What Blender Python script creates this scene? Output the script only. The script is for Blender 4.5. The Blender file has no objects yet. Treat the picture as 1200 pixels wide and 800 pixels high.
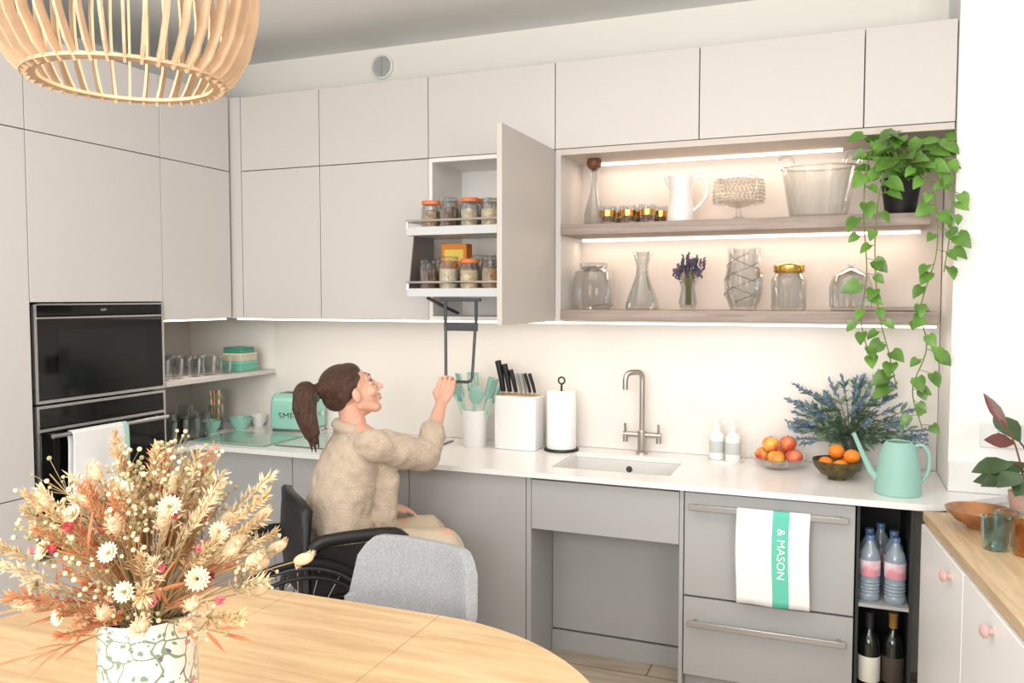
import bpy, bmesh, math, random
from mathutils import Vector, Matrix, Euler
random.seed(11)
SC=bpy.context.scene; COL=SC.collection
SC.view_settings.view_transform='Standard'
R=random.random
def U(a,b): return a+(b-a)*random.random()
def lin1(x):
    x/=255.0
    return x/12.92 if x<=0.04045 else ((x+0.055)/1.055)**2.4
def C(r,g,b): return (lin1(r),lin1(g),lin1(b),1.0)
# ------------------------------------------------------------ materials
MATS={}
def mat(name,col=(.8,.8,.8,1),rough=.5,metal=0.0,spec=.5,bump=0,bscale=50,var=0,vscale=4,emit=0,stretch=None,coat=0,sss=0,trans=0,ecol=None,sheen=0):
    if name in MATS: return MATS[name]
    m=bpy.data.materials.new(name); m.use_nodes=True; nt=m.node_tree; N=nt.nodes; L=nt.links
    b=N["Principled BSDF"]; b.inputs["Base Color"].default_value=col; b.inputs["Roughness"].default_value=rough
    b.inputs["Metallic"].default_value=metal; b.inputs["Specular IOR Level"].default_value=spec
    b.inputs["Coat Weight"].default_value=coat
    b.inputs["Sheen Weight"].default_value=sheen
    if sss: b.inputs["Subsurface Weight"].default_value=sss; b.inputs["Subsurface Scale"].default_value=.01; b.inputs["Subsurface Radius"].default_value=(1,.4,.25)
    if trans: b.inputs["Transmission Weight"].default_value=trans
    if emit: b.inputs["Emission Strength"].default_value=emit; b.inputs["Emission Color"].default_value=ecol or col
    tc=N.new("ShaderNodeTexCoord"); src=tc.outputs["Object"]
    if stretch:
        mp=N.new("ShaderNodeMapping"); mp.inputs["Scale"].default_value=stretch; L.new(src,mp.inputs[0]); src=mp.outputs[0]
    if var:
        n=N.new("ShaderNodeTexNoise"); n.inputs["Scale"].default_value=vscale; n.inputs["Detail"].default_value=4; L.new(src,n.inputs["Vector"])
        r=N.new("ShaderNodeValToRGB"); r.color_ramp.elements[0].position=.3; r.color_ramp.elements[1].position=.7
        r.color_ramp.elements[0].color=tuple(max(0,c*(1-var)) for c in col[:3])+(1,)
        r.color_ramp.elements[1].color=tuple(min(1,c*(1+var)) for c in col[:3])+(1,)
        L.new(n.outputs["Fac"],r.inputs[0]); L.new(r.outputs[0],b.inputs["Base Color"])
    if bump:
        n2=N.new("ShaderNodeTexNoise"); n2.inputs["Scale"].default_value=bscale; n2.inputs["Detail"].default_value=3; L.new(src,n2.inputs["Vector"])
        bp=N.new("ShaderNodeBump"); bp.inputs["Strength"].default_value=bump; bp.inputs["Distance"].default_value=.01
        L.new(n2.outputs["Fac"],bp.inputs["Height"]); L.new(bp.outputs[0],b.inputs["Normal"])
    MATS[name]=m; return m
def glass(name,tint=(1,1,1,1),blend=.25,rough=.02,gl=.9):
    if name in MATS: return MATS[name]
    m=bpy.data.materials.new(name); m.use_nodes=True; nt=m.node_tree; N=nt.nodes; L=nt.links; N.clear()
    o=N.new("ShaderNodeOutputMaterial"); t=N.new("ShaderNodeBsdfTransparent"); t.inputs[0].default_value=tint
    g=N.new("ShaderNodeBsdfGlossy"); g.inputs[0].default_value=(gl,gl,gl,1); g.inputs["Roughness"].default_value=rough
    lw=N.new("ShaderNodeLayerWeight"); lw.inputs[0].default_value=blend
    mx=N.new("ShaderNodeMixShader"); L.new(lw.outputs["Facing"],mx.inputs[0]); L.new(t.outputs[0],mx.inputs[1]); L.new(g.outputs[0],mx.inputs[2]); L.new(mx.outputs[0],o.inputs[0])
    MATS[name]=m; return m
def wood(name,c1,c2,stretch=(1,12,12),rough=.45,scale=3.0,planks=None):
    if name in MATS: return MATS[name]
    m=bpy.data.materials.new(name); m.use_nodes=True; nt=m.node_tree; N=nt.nodes; L=nt.links; b=N["Principled BSDF"]
    b.inputs["Roughness"].default_value=rough
    tc=N.new("ShaderNodeTexCoord"); mp=N.new("ShaderNodeMapping"); mp.inputs["Scale"].default_value=stretch; L.new(tc.outputs["Object"],mp.inputs[0])
    n=N.new("ShaderNodeTexNoise"); n.inputs["Scale"].default_value=scale; n.inputs["Detail"].default_value=8; n.inputs["Distortion"].default_value=.6; L.new(mp.outputs[0],n.inputs["Vector"])
    n3=N.new("ShaderNodeTexNoise"); n3.inputs["Scale"].default_value=scale*9; n3.inputs["Detail"].default_value=3; L.new(mp.outputs[0],n3.inputs["Vector"])
    ad=N.new("ShaderNodeMath"); ad.operation='MULTIPLY_ADD'; ad.inputs[1].default_value=.35; L.new(n3.outputs["Fac"],ad.inputs[0]); L.new(n.outputs["Fac"],ad.inputs[2])
    r=N.new("ShaderNodeValToRGB"); r.color_ramp.elements[0].position=.45; r.color_ramp.elements[1].position=.85; r.color_ramp.elements[0].color=c1; r.color_ramp.elements[1].color=c2
    L.new(ad.outputs[0],r.inputs[0]); col=r.outputs[0]
    if planks:
        br=N.new("ShaderNodeTexBrick"); br.inputs["Scale"].default_value=planks; br.inputs["Mortar Size"].default_value=.004; br.inputs["Color1"].default_value=(1,1,1,1); br.inputs["Color2"].default_value=(.86,.86,.86,1); br.inputs["Mortar"].default_value=(.35,.3,.25,1)
        br.inputs["Brick Width"].default_value=1.4; br.inputs["Row Height"].default_value=.18; L.new(tc.outputs["Object"],br.inputs["Vector"])
        mx=N.new("ShaderNodeMixRGB"); mx.blend_type='MULTIPLY'; mx.inputs[0].default_value=1; L.new(col,mx.inputs[1]); L.new(br.outputs[0],mx.inputs[2]); col=mx.outputs[0]
    L.new(col,b.inputs["Base Color"]); MATS[name]=m; return m
def emis(name,col,st):
    if name in MATS: return MATS[name]
    m=bpy.data.materials.new(name); m.use_nodes=True; nt=m.node_tree; N=nt.nodes; N.clear()
    o=N.new("ShaderNodeOutputMaterial"); e=N.new("ShaderNodeEmission"); e.inputs[0].default_value=col; e.inputs[1].default_value=st; nt.links.new(e.outputs[0],o.inputs[0]); MATS[name]=m; return m
def knit(name,col):
    m=mat(name,col,rough=.95,spec=.1,var=.1,vscale=26,sheen=.2)
    nt=m.node_tree; N=nt.nodes; L=nt.links; b=N["Principled BSDF"]
    tc=N.new("ShaderNodeTexCoord"); w=N.new("ShaderNodeTexWave"); w.wave_type='BANDS'; w.bands_direction='DIAGONAL'; w.inputs["Scale"].default_value=42; w.inputs["Distortion"].default_value=7; w.inputs["Detail"].default_value=2; w.inputs["Detail Scale"].default_value=4
    L.new(tc.outputs["Object"],w.inputs["Vector"])
    n=N.new("ShaderNodeTexNoise"); n.inputs["Scale"].default_value=120; L.new(tc.outputs["Object"],n.inputs["Vector"])
    a=N.new("ShaderNodeMath"); a.operation='MULTIPLY_ADD'; a.inputs[1].default_value=.7; L.new(w.outputs["Fac"],a.inputs[0]); L.new(n.outputs["Fac"],a.inputs[2])
    bp=N.new("ShaderNodeBump"); bp.inputs["Strength"].default_value=.75; bp.inputs["Distance"].default_value=.006; L.new(a.outputs[0],bp.inputs["Height"]); L.new(bp.outputs[0],b.inputs["Normal"])
    return m
def leafmat(name,c1,c2,scale=9,rough=.4):
    return mat(name,tuple((a+b)/2 for a,b in zip(c1,c2)),rough=rough,var=.45,vscale=scale)

M_up=mat("cabinet_greige",C(205,200,196),.55)
M_left=mat("cabinet_light_grey",C(208,204,202),.55)
M_low=mat("cabinet_grey",C(171,171,170),.5)
M_gap=mat("carcass_gap_shade",C(95,112,108),.6)  # dark teal carcass tone stands in for shadow lines between doors
M_white_in=mat("melamine_white",C(234,232,228),.5)
M_wall=mat("wall_paint_cream",C(243,238,229),.8,bump=.03,bscale=200)
M_wallw=mat("wall_paint_white",C(240,239,236),.8,bump=.03,bscale=200)
M_ceil=mat("ceiling_paint",C(238,237,235),.9,bump=.02,bscale=200)
M_floor=wood("floor_oak",C(176,158,136),C(206,190,168),stretch=(1.2,9,9),planks=1.0)
M_quartz=mat("quartz_white",C(234,233,231),.22,var=.02,vscale=40)
M_splash=mat("splashback_white",C(231,226,220),.3)
M_shelf=wood("shelf_grey_wood",C(132,118,108),C(168,152,142),stretch=(1,16,16),rough=.55)
M_back=mat("shelf_back_greige",C(204,194,186),.6)
M_oak=wood("table_oak",C(194,160,116),C(222,190,146),stretch=(1.0,10,10),rough=.38)
M_sideoak=wood("sideboard_oak",C(180,150,114),C(208,182,146),stretch=(12,1.2,12),rough=.4)
M_lampw=mat("plywood_birch",C(192,162,130),.6,var=.18,vscale=20)
M_steel=mat("brushed_steel",C(190,190,190),.28,metal=1.0,bump=.02,bscale=300)
M_nickel=mat("brushed_nickel",C(190,184,177),.28,metal=1.0)
M_chrome=mat("chrome",C(220,220,220),.1,metal=1.0)
M_blackg=mat("black_glass",C(9,9,10),.07,spec=.35)
M_blackw=mat("oven_window_glass",C(20,19,19),.1,spec=.35)
M_blackp=mat("black_plastic",C(22,22,24),.45)
M_rubber=mat("black_rubber",C(18,18,19),.8)
M_dark=mat("dark_interior",C(42,42,44),.6)
M_dgrey=mat("dark_grey_metal",C(72,74,78),.4,metal=.4)
M_cer=mat("white_ceramic",C(238,237,234),.25,coat=.3)
M_mint=mat("mint_enamel",C(150,205,188),.3,coat=.4)
M_mintm=mat("mint_matt",C(146,188,176),.55)
M_mintc=mat("mint_cloth",C(104,200,176),.9)
M_cloth=mat("white_cloth",C(242,242,241),.9,bump=.15,bscale=350)
M_glass=glass("clear_glass",(.95,.96,.96,1),.22)
M_glass2=glass("clear_glass_thick",(.91,.92,.92,1),.32)
M_amber=glass("amber_glass",C(240,212,160),.22)
M_gold=mat("gold_metal",C(214,170,92),.25,metal=1.0)
M_cork=wood("turned_walnut",C(90,55,35),C(125,80,52),stretch=(6,6,2))
M_orangelid=mat("orange_rubber_seal",C(222,122,74),.5)
M_skin=mat("skin",C(222,172,148),.5,sss=.12,var=.05,vscale=12)
M_hair=mat("hair_brown",C(74,46,33),.4,var=.55,vscale=30,bump=.8,bscale=70,stretch=(6,6,.8))
M_led=emis("led_strip",(1,.86,.72,1),4.0)
# ------------------------------------------------------------ mesh builder
class MB:
    def __init__(s): s.v=[]; s.f=[]; s.m=[]; s.cm=0
    def V(s,p): s.v.append(tuple(p)); return len(s.v)-1
    def F(s,idx): s.f.append(tuple(idx)); s.m.append(s.cm)
    def box(s,x0,x1,y0,y1,z0,z1,M=None):
        P=[Vector((x,y,z)) for z in (z0,z1) for y in (y0,y1) for x in (x0,x1)]
        if M is not None: P=[M@p for p in P]
        i=[s.V(p) for p in P]
        for q in ((0,2,3,1),(4,5,7,6),(0,1,5,4),(2,6,7,3),(0,4,6,2),(1,3,7,5)): s.F([i[k] for k in q])
        return s
    def prism(s,pts,z0,z1):
        n=len(pts); a=[s.V((p[0],p[1],z0)) for p in pts]; b=[s.V((p[0],p[1],z1)) for p in pts]
        s.F(a[::-1]); s.F(b)
        for k in range(n): s.F((a[k],a[(k+1)%n],b[(k+1)%n],b[k]))
        return s
    def lathe(s,prof,c=(0,0,0),n=32,M=None):
        rings=[]
        for (r,z) in prof:
            if r<1e-5:
                p=Vector((0,0,z)); p=(M@p if M is not None else p)+Vector(c); rings.append([s.V(p)])
            else:
                rg=[]
                for k in range(n):
                    a=2*math.pi*k/n; p=Vector((r*math.cos(a),r*math.sin(a),z)); p=(M@p if M is not None else p)+Vector(c); rg.append(s.V(p))
                rings.append(rg)
        for a,b in zip(rings,rings[1:]):
            if len(a)==1 and len(b)==1: continue
            for k in range(n):
                k2=(k+1)%n
                if len(a)==1: s.F((a[0],b[k2],b[k]))
                elif len(b)==1: s.F((a[k],a[k2],b[0]))
                else: s.F((a[k],a[k2],b[k2],b[k]))
        return s
    def tube(s,pts,r,n=8,cap=True):
        pts=[Vector(p) for p in pts]; m=len(pts)
        rr=r if isinstance(r,(list,tuple)) else [r]*m
        t0=(pts[1]-pts[0]).normalized(); up=Vector((0,0,1)) if abs(t0.z)<.9 else Vector((1,0,0))
        nx=t0.cross(up).normalized(); rings=[]
        for i in range(m):
            t=(pts[min(i+1,m-1)]-pts[max(i-1,0)])
            t=t.normalized() if t.length>1e-9 else t0
            nx=(nx-t*nx.dot(t)); nx=nx.normalized() if nx.length>1e-6 else t.orthogonal().normalized()
            ny=t.cross(nx)
            rings.append([s.V(pts[i]+(nx*math.cos(2*math.pi*k/n)+ny*math.sin(2*math.pi*k/n))*rr[i]) for k in range(n)])
        for a,b in zip(rings,rings[1:]):
            for k in range(n): s.F((a[k],a[(k+1)%n],b[(k+1)%n],b[k]))
        if cap: s.F(rings[0][::-1]); s.F(rings[-1])
        return s
    def ell(s,c,r,M=None,nu=16,nv=10):
        if not isinstance(r,(list,tuple)): r=(r,r,r)
        c=Vector(c); rows=[]
        for j in range(nv+1):
            ph=math.pi*j/nv
            if j in (0,nv):
                p=Vector((0,0,r[2]*math.cos(ph))); p=M@p if M is not None else p; rows.append([s.V(p+c)])
            else:
                rw=[]
                for k in range(nu):
                    a=2*math.pi*k/nu; p=Vector((r[0]*math.sin(ph)*math.cos(a),r[1]*math.sin(ph)*math.sin(a),r[2]*math.cos(ph)))
                    p=M@p if M is not None else p; rw.append(s.V(p+c))
                rows.append(rw)
        for a,b in zip(rows,rows[1:]):
            for k in range(nu):
                k2=(k+1)%nu
                if len(a)==1: s.F((a[0],b[k],b[k2]))
                elif len(b)==1: s.F((a[k],b[0],a[k2]))
                else: s.F((a[k],b[k],b[k2],a[k2]))
        return s
    def torus(s,c,Rr,r,M=None,n=40,k=8,sq=1.0):
        c=Vector(c); rg=[]
        for i in range(n):
            a=2*math.pi*i/n; row=[]
            for j in range(k):
                b=2*math.pi*j/k; p=Vector(((Rr+r*math.cos(b))*math.cos(a),(Rr+r*math.cos(b))*math.sin(a),r*sq*math.sin(b)))
                row.append(s.V((M@p if M is not None else p)+c))
            rg.append(row)
        for i in range(n):
            a=rg[i]; b=rg[(i+1)%n]
            for j in range(k): s.F((a[j],b[j],b[(j+1)%k],a[(j+1)%k]))
        return s
    def sweep(s,pts,radii,n=12,nu=12):
        for p,r in zip(pts,radii): s.ell(p,r,nu=nu,nv=8)
        for i in range(len(pts)-1): s.tube([pts[i],pts[i+1]],[radii[i],radii[i+1]],n=n)
        return s
    def blade(s,p,d,L,w):
        p=Vector(p); d=Vector(d).normalized(); a=d.orthogonal().normalized(); a.rotate(Matrix.Rotation(R()*6.28,3,d)); b=d.cross(a)
        m=p+d*L*.45
        i0=s.V(p); i1=s.V(p+d*L); q=[s.V(m+a*w),s.V(m+b*w*.5),s.V(m-a*w),s.V(m-b*w*.5)]
        for k in range(4): s.F((i0,q[(k+1)%4],q[k])); s.F((i1,q[k],q[(k+1)%4]))
    def leaf(s,p,d,nrm,L,W,fold=.25,curl=.15,heart=False):
        p=Vector(p); d=Vector(d).normalized(); nrm=Vector(nrm); side=d.cross(nrm)
        side=side.normalized() if side.length>1e-5 else d.orthogonal().normalized()
        nn=side.cross(d).normalized()
        prof=[(0,.0),(.05,.34),(.22,.5),(.45,.46),(.7,.3),(.88,.13),(1,0)] if heart else [(0,.02),(.15,.2),(.35,.42),(.55,.5),(.75,.36),(.9,.16),(1,0)]
        mid=[];l=[];r=[]
        for t,w in prof:
            back=-.12*L if (heart and 0<t<.1) else 0
            c=p+d*(t*L)-nn*(curl*L*t*t)
            mid.append(s.V(c))
            l.append(s.V(c+side*w*W+nn*fold*w*W+d*back)); r.append(s.V(c-side*w*W+nn*fold*w*W+d*back))
        for i in range(len(prof)-1):
            s.F((mid[i],mid[i+1],l[i+1],l[i])); s.F((mid[i],r[i],r[i+1],mid[i+1]))
    def mesh(s,name,mats,smooth=True,angle=38,fix=True):
        me=bpy.data.meshes.new(name); me.from_pydata(s.v,[],s.f)
        mats=mats if isinstance(mats,(list,tuple)) else [mats]
        for m in mats: me.materials.append(m)
        me.polygons.foreach_set("material_index",s.m)
        if fix:
            bm=bmesh.new(); bm.from_mesh(me); bmesh.ops.recalc_face_normals(bm,faces=bm.faces); bm.to_mesh(me); bm.free()
        if smooth:
            me.polygons.foreach_set("use_smooth",[True]*len(me.polygons))
            try: me.set_sharp_from_angle(angle=math.radians(angle))
            except Exception: pass
        me.update(); return me
def thing(name,label,cat,loc=(0,0,0),rz=0,group=None):
    e=bpy.data.objects.new(name,None); e.empty_display_size=.05; COL.objects.link(e)
    e.location=loc; e.rotation_euler=(0,0,rz); e["label"]=label; e["category"]=cat
    if group: e["group"]=group
    return e
def mw(o):
    return Matrix.Translation(o.location)@o.rotation_euler.to_matrix().to_4x4()
def part(mb,name,mats,parent,world=False,label=None,bevel=0,smooth=True,angle=38,fix=True):
    if world:
        p=parent; M=Matrix.Identity(4)
        while p is not None: M=mw(p)@M; p=p.parent
        I=M.inverted(); mb.v=[tuple(I@Vector(v)) for v in mb.v]
    o=bpy.data.objects.new(name,mb.mesh(name,mats,smooth,angle,fix)); COL.objects.link(o); o.parent=parent
    if label: o["label"]=label
    if bevel: bev(o,bevel)
    return o
def bev(o,w,seg=2):
    m=o.modifiers.new("bevel","BEVEL"); m.width=w; m.segments=seg; m.limit_method='ANGLE'; m.angle_limit=math.radians(40)
def solo(mb,name,mats,label,cat,loc=(0,0,0),rz=0,group=None,bevel=0,smooth=True,angle=38,world=False,fix=True):
    if world: mb.v=[tuple(Matrix.Rotation(-rz,3,'Z')@(Vector(v)-Vector(loc))) for v in mb.v]
    o=bpy.data.objects.new(name,mb.mesh(name,mats,smooth,angle,fix)); COL.objects.link(o)
    o.location=loc; o.rotation_euler=(0,0,rz); o["label"]=label; o["category"]=cat
    if group: o["group"]=group
    if bevel: bev(o,bevel)
    return o
def struct(mb,name,mats,bevel=0):
    o=bpy.data.objects.new(name,mb.mesh(name,mats)); COL.objects.link(o); o["kind"]="structure"; return o
def copy_thing(root,loc,rz=0,label=None,scale=1):
    def cp(o,par):
        n=o.copy(); COL.objects.link(n)
        if par is not None: n.parent=par; n.matrix_parent_inverse=o.matrix_parent_inverse.copy()
        for c in list(o.children): cp(c,n)
        return n
    n=cp(root,None); n.location=loc; n.rotation_euler=(0,0,rz); n.scale=(scale,)*3
    if label: n["label"]=label
    return n
def remesh(o,vox,it=3,disp=0,dsize=.08):
    m=o.modifiers.new("remesh","REMESH"); m.mode='VOXEL'; m.voxel_size=vox; m.use_smooth_shade=True
    if it:
        s=o.modifiers.new("smooth","SMOOTH"); s.iterations=it; s.factor=.5
    if disp:
        tx=bpy.data.textures.new("folds",'CLOUDS'); tx.noise_scale=dsize; tx.noise_depth=1
        d=o.modifiers.new("folds","DISPLACE"); d.texture=tx; d.strength=disp; d.mid_level=.5; d.texture_coords='LOCAL'
def text_mb(txt,size,depth=.0005,font=None):
    cu=bpy.data.curves.new("txt","FONT"); cu.body=txt; cu.size=size; cu.extrude=depth; cu.align_x='CENTER'; cu.align_y='CENTER'
    ob=bpy.data.objects.new("txt",cu); COL.objects.link(ob); bpy.context.view_layer.update()
    dg=bpy.context.evaluated_depsgraph_get(); me=ob.evaluated_get(dg).to_mesh()
    b=MB(); b.v=[tuple(v.co) for v in me.vertices]; b.f=[tuple(p.vertices) for p in me.polygons]; b.m=[0]*len(b.f)
    ob.evaluated_get(dg).to_mesh_clear(); bpy.data.objects.remove(ob); bpy.data.curves.remove(cu); return b
def xf(mb,M):
    mb.v=[tuple(M@Vector(v)) for v in mb.v]; return mb
def T(x,y,z): return Matrix.Translation((x,y,z))
def RX(a): return Matrix.Rotation(math.radians(a),4,'X')
def RY(a): return Matrix.Rotation(math.radians(a),4,'Y')
def RZ(a): return Matrix.Rotation(math.radians(a),4,'Z')
def bez(p0,p1,p2,n=10):
    p0,p1,p2=Vector(p0),Vector(p1),Vector(p2)
    return [p0*(1-t)**2+p1*2*t*(1-t)+p2*t*t for t in [i/n for i in range(n+1)]]
def spline(P,n=6):
    P=[Vector(p) for p in P]; out=[]
    Q=[P[0]*2-P[1]]+P+[P[-1]*2-P[-2]]
    for i in range(1,len(Q)-2):
        for k in range(n):
            t=k/n; a,b,c,d=Q[i-1],Q[i],Q[i+1],Q[i+2]
            out.append(.5*((2*b)+(c-a)*t+(2*a-5*b+4*c-d)*t*t+(3*b-a-3*c+d)*t**3))
    out.append(P[-1]); return out
# ------------------------------------------------------------ dimensions
DL,DU,DW,XL=3.09,3.345,3.681,-2.83
ZW,ZB,ZS,ZT,ZC=.838,1.429,2.156,2.519,2.785
# ------------------------------------------------------------ room
struct(MB().box(-3.6,2.2,-1.6,3.9,-.08,0),"floor",M_floor)
struct(MB().box(-3.6,2.2,-1.6,3.9,ZC,ZC+.08),"ceiling",M_ceil)
struct(MB().box(-3.6,.6,DW+.004,3.85,0,ZC),"wall_back",M_wall)
struct(MB().box(-3.58,-3.45,-1.6,DW+.004,0,ZC),"wall_left",M_wallw)
struct(MB().box(.375,2.2,3.32,3.85,0,ZC),"wall_right",M_wallw)
struct(MB().box(XL,.372,DW-.01,DW,ZW+.001,ZB-.002),"trim_1",M_splash)
struct(MB().box(.376,1.4,3.300,3.319,ZW+.001,.945),"trim_2",M_quartz)
# ------------------------------------------------------------ upper cupboards
def cabY(x0,x1,z0,z1,yf,yb,name,label,dm,cm=M_gap,legs=False):
    t=thing(name,label,"cabinet",((x0+x1)/2,yf,0 if legs else z0))
    part(MB().box(x0+.001,x1-.001,yf+.021,yb,z0+.001,z1-.001),"body",cm,t,world=True)
    if legs: part(MB().box(x0+.001,x1-.001,yf+.05,yf+.065,0,z0),"plinth",M_low,t,world=True)
    part(MB().box(x0+.002,x1-.002,yf,yf+.019,z0+.002,z1-.002),"door",dm,t,world=True,bevel=.0012)
    return t
EX=[-2.77,-2.31,-1.73,-1.13,-.53,.07,.373]
for a,b in zip(EX,EX[1:]):
    cabY(a,b,ZS,ZT,DU,DW-.002,"cupboard","handleless greige top cupboard just below the ceiling",M_up)
for a,b in zip(EX[:2],EX[1:3]):
    cabY(a,b,ZB,ZS,DU,DW-.002,"cupboard","closed handleless greige cupboard mounted above the worktop",M_up)
solo(MB().box(XL-.012,-2.772,DU,DU+.02,ZB,ZT),"filler_panel",M_up,"narrow greige filler panel in the cupboard corner","panel",loc=(-2.8,DU,ZB),world=True)
def cabX(y0,y1,z0,z1,name,label,dm,splits=()):
    fl=z0<.2
    t=thing(name,label,"cabinet",(XL,(y0+y1)/2,0 if fl else z0))
    part(MB().box(-3.445,XL-.021,y0+.001,y1-.001,z0+.001,z1-.001),"body",M_gap,t,world=True)
    if fl: part(MB().box(-3.40,XL-.05,y0+.001,y1-.001,0,z0),"plinth",M_low,t,world=True)
    zz=[z0]+list(splits)+[z1]
    for a,b in zip(zz,zz[1:]):
        part(MB().box(XL-.019,XL,y0+.002,y1-.002,a+.002,b-.002),"door",dm,t,world=True,bevel=.0012)
    return t
for y0,y1 in ((1.58,2.22),(2.22,2.88)):
    cabX(y0,y1,ZS,ZT,"cupboard","handleless light grey top cupboard above the tall units",M_left)
cabX(2.88,3.33,ZS,ZT,"cupboard","handleless light grey top cupboard near the room corner",M_left)
cabX(1.58,2.22,.1,ZS,"tall_cabinet","tall light grey larder unit with handleless doors",M_left,(.42,.78))
cabX(2.22,2.88,1.512,ZS,"cupboard","light grey cupboard directly above the built-in ovens",M_left)
cabX(2.88,3.33,ZB,ZS,"cupboard","light grey corner cupboard above the open niche",M_left)
cabX(2.22,2.88,.1,.52,"oven_base_drawer","light grey deep drawer unit below the oven",M_left)
t=thing("niche_shelf","open greige corner shelf holding drinking glasses","shelf",(-3.1,3.28,1.12))
part(MB().box(-3.44,XL,2.885,DW-.003,1.125,1.145),"shelf",M_up,t,world=True,bevel=.001)
part(MB().box(-3.445,-3.43,2.885,DW-.003,ZW+.001,ZB),"back_panel",M_back,t,world=True)
part(MB().box(XL-.05,XL-.035,2.9,3.33,ZB-.008,ZB-.001),"led_strip",M_led,t,world=True)
def appliance(name,label,cat,z0,z1,kind):
    t=thing(name,label,cat,(XL,2.55,z0)); y0,y1=2.24,2.86
    part(MB().box(-3.40,XL-.012,y0+.005,y1-.005,z0+.002,z1-.002),"body",M_dark,t,world=True)
    fr=MB().box(XL-.012,XL+.008,y0-.012,y0,z0,z1).box(XL-.012,XL+.008,y1,y1+.012,z0,z1)
    if kind=="mw":
        part(MB().box(XL-.012,XL+.006,y0,y1,z0+.012,z1-.045),"door",M_blackg,t,world=True,bevel=.002)
        part(MB().box(XL+.0055,XL+.0068,y0+.09,y1-.09,z0+.07,z1-.1),"door_window",M_blackw,t,world=True)
        part(MB().box(XL-.012,XL+.004,y0,y1,z1-.043,z1-.004),"control_panel",M_blackg,t,world=True,bevel=.001)
        fr.box(XL-.012,XL+.012,y0,y1,z1-.055,z1-.049).box(XL-.012,XL+.01,y0,y1,z0,z0+.012).box(XL-.012,XL+.008,y0,y1,z1-.003,z1+.003)
        part(fr,"frame",M_steel,t,world=True)
        b=text_mb("NEFF",.013,.0003); xf(b,T(XL+.005,2.55,z1-.024)@RZ(90)@RX(90)); part(b,"logo",M_chrome,t,world=True,smooth=False)
    else:
        part(MB().box(XL-.012,XL+.004,y0,y1,z1-.085,z1-.012),"control_panel",M_blackg,t,world=True,bevel=.001)
        part(MB().box(XL+.004,XL+.005,2.5,2.6,z1-.065,z1-.032),"display",M_blackw,t,world=True)
        part(MB().box(XL-.012,XL+.012,y0,y1,z0+.01,z1-.105),"door",M_blackg,t,world=True,bevel=.002)
        fr.box(XL-.012,XL+.01,y0,y1,z1-.101,z1-.089).box(XL-.012,XL+.01,y0,y1,z1-.011,z1)
        part(fr,"frame",M_steel,t,world=True)
        hb=MB().tube([(XL+.05,y0+.02,z1-.115),(XL+.05,y1-.02,z1-.115)],.009,12)
        for y in (y0+.05,y1-.05): hb.tube([(XL+.012,y,z1-.115),(XL+.05,y,z1-.115)],.006,8)
        part(hb,"handle",M_steel,t,world=True)
    return t
appliance("microwave_oven","built-in black glass compact microwave with steel trim","microwave",1.125,1.505,"mw")
appliance("built_in_oven","built-in black glass oven with steel bar handle","oven",.525,1.117,"oven")
# ------------------------------------------------------------ open cabinet with pull-down rack
x0,x1=-1.73,-1.13
t=thing("open_cupboard","white-lined cupboard with its greige door swung wide open","cabinet",((x0+x1)/2,DU,ZB))
b=MB().box(x0,x0+.018,DU+.002,DW-.002,ZB,ZS-.001).box(x1-.018,x1,DU+.022,DW-.002,ZB,ZS-.001).box(x0+.018,x1-.018,DU+.002,DW-.002,ZB,ZB+.018).box(x0+.018,x1-.018,DU+.002,DW-.002,ZS-.019,ZS-.001).box(x0+.018,x1-.018,DW-.02,DW-.002,ZB+.018,ZS-.019)
part(b,"body",M_white_in,t,world=True)
part(MB().box(x0+.018,x1-.018,DU+.16,DW-.02,1.885,1.9),"shelf",M_white_in,t,world=True)
part(MB().box(x1-.02,x1,DU-.592,DU+.002,ZB+.002,ZS-.002),"door",mat("door_greige_shaded",C(188,182,176),.55),t,world=True,bevel=.0012)  # cupboard greige made darker: shade on the open door put into its colour
for z in (1.53,2.05): part(MB().box(x1-.045,x1-.02,DU-.03,DU+.06,z,z+.03),"hinge",M_steel,t,world=True)
t=thing("pull_down_shelf","pull-down grey steel shelf rack swung out of the open cupboard","shelf rack",(-1.43,3.2,1.53))
M_rs=mat("rack_silver",C(205,206,208),.35,metal=.3)
for z in (1.79,1.535):
    b=MB().box(-1.69,-1.17,3.07,3.33,z,z+.012).box(-1.69,-1.17,3.065,3.075,z,z+.035).box(-1.69,-1.685,3.07,3.33,z,z+.035).box(-1.175,-1.17,3.07,3.33,z,z+.035)
    part(b,"tray",M_rs,t,world=True,bevel=.001)
    part(MB().tube([(-1.69,3.32,z+.06),(-1.69,3.066,z+.06),(-1.17,3.066,z+.06),(-1.17,3.32,z+.06)],.006,8).tube([(-1.688,3.068,z+.03),(-1.688,3.068,z+.06)],.004).tube([(-1.172,3.068,z+.03),(-1.172,3.068,z+.06)],.004),"rail",M_chrome,t,world=True)
for x in (-1.683,-1.177):
    b=MB(); y=[(3.30,1.80),(3.12,1.80),(3.07,1.56),(3.30,1.56)]
    i=[b.V((x-.002,p[0],p[1])) for p in y]+[b.V((x+.002,p[0],p[1])) for p in y]
    b.F(i[:4]);b.F(i[4:][::-1])
    for k in range(4): b.F((i[k],i[(k+1)%4],i[4+(k+1)%4],i[4+k]))
    part(b,"side_plate",mat("rack_grey",C(120,118,118),.35,metal=.5),t,world=True,smooth=False)
for x in (-1.66,-1.2): part(MB().tube([(x,3.2,1.53),(x,3.36,1.49),(x,3.5,1.46)],.008),"swing_arm",M_dgrey,t,world=True)
b=MB().box(-1.53,-1.35,3.055,3.07,1.515,1.53).box(-1.515,-1.365,3.058,3.07,1.395,1.43)
for x in (-1.515,-1.377): b.box(x,x+.012,3.058,3.068,1.425,1.518)
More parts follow.
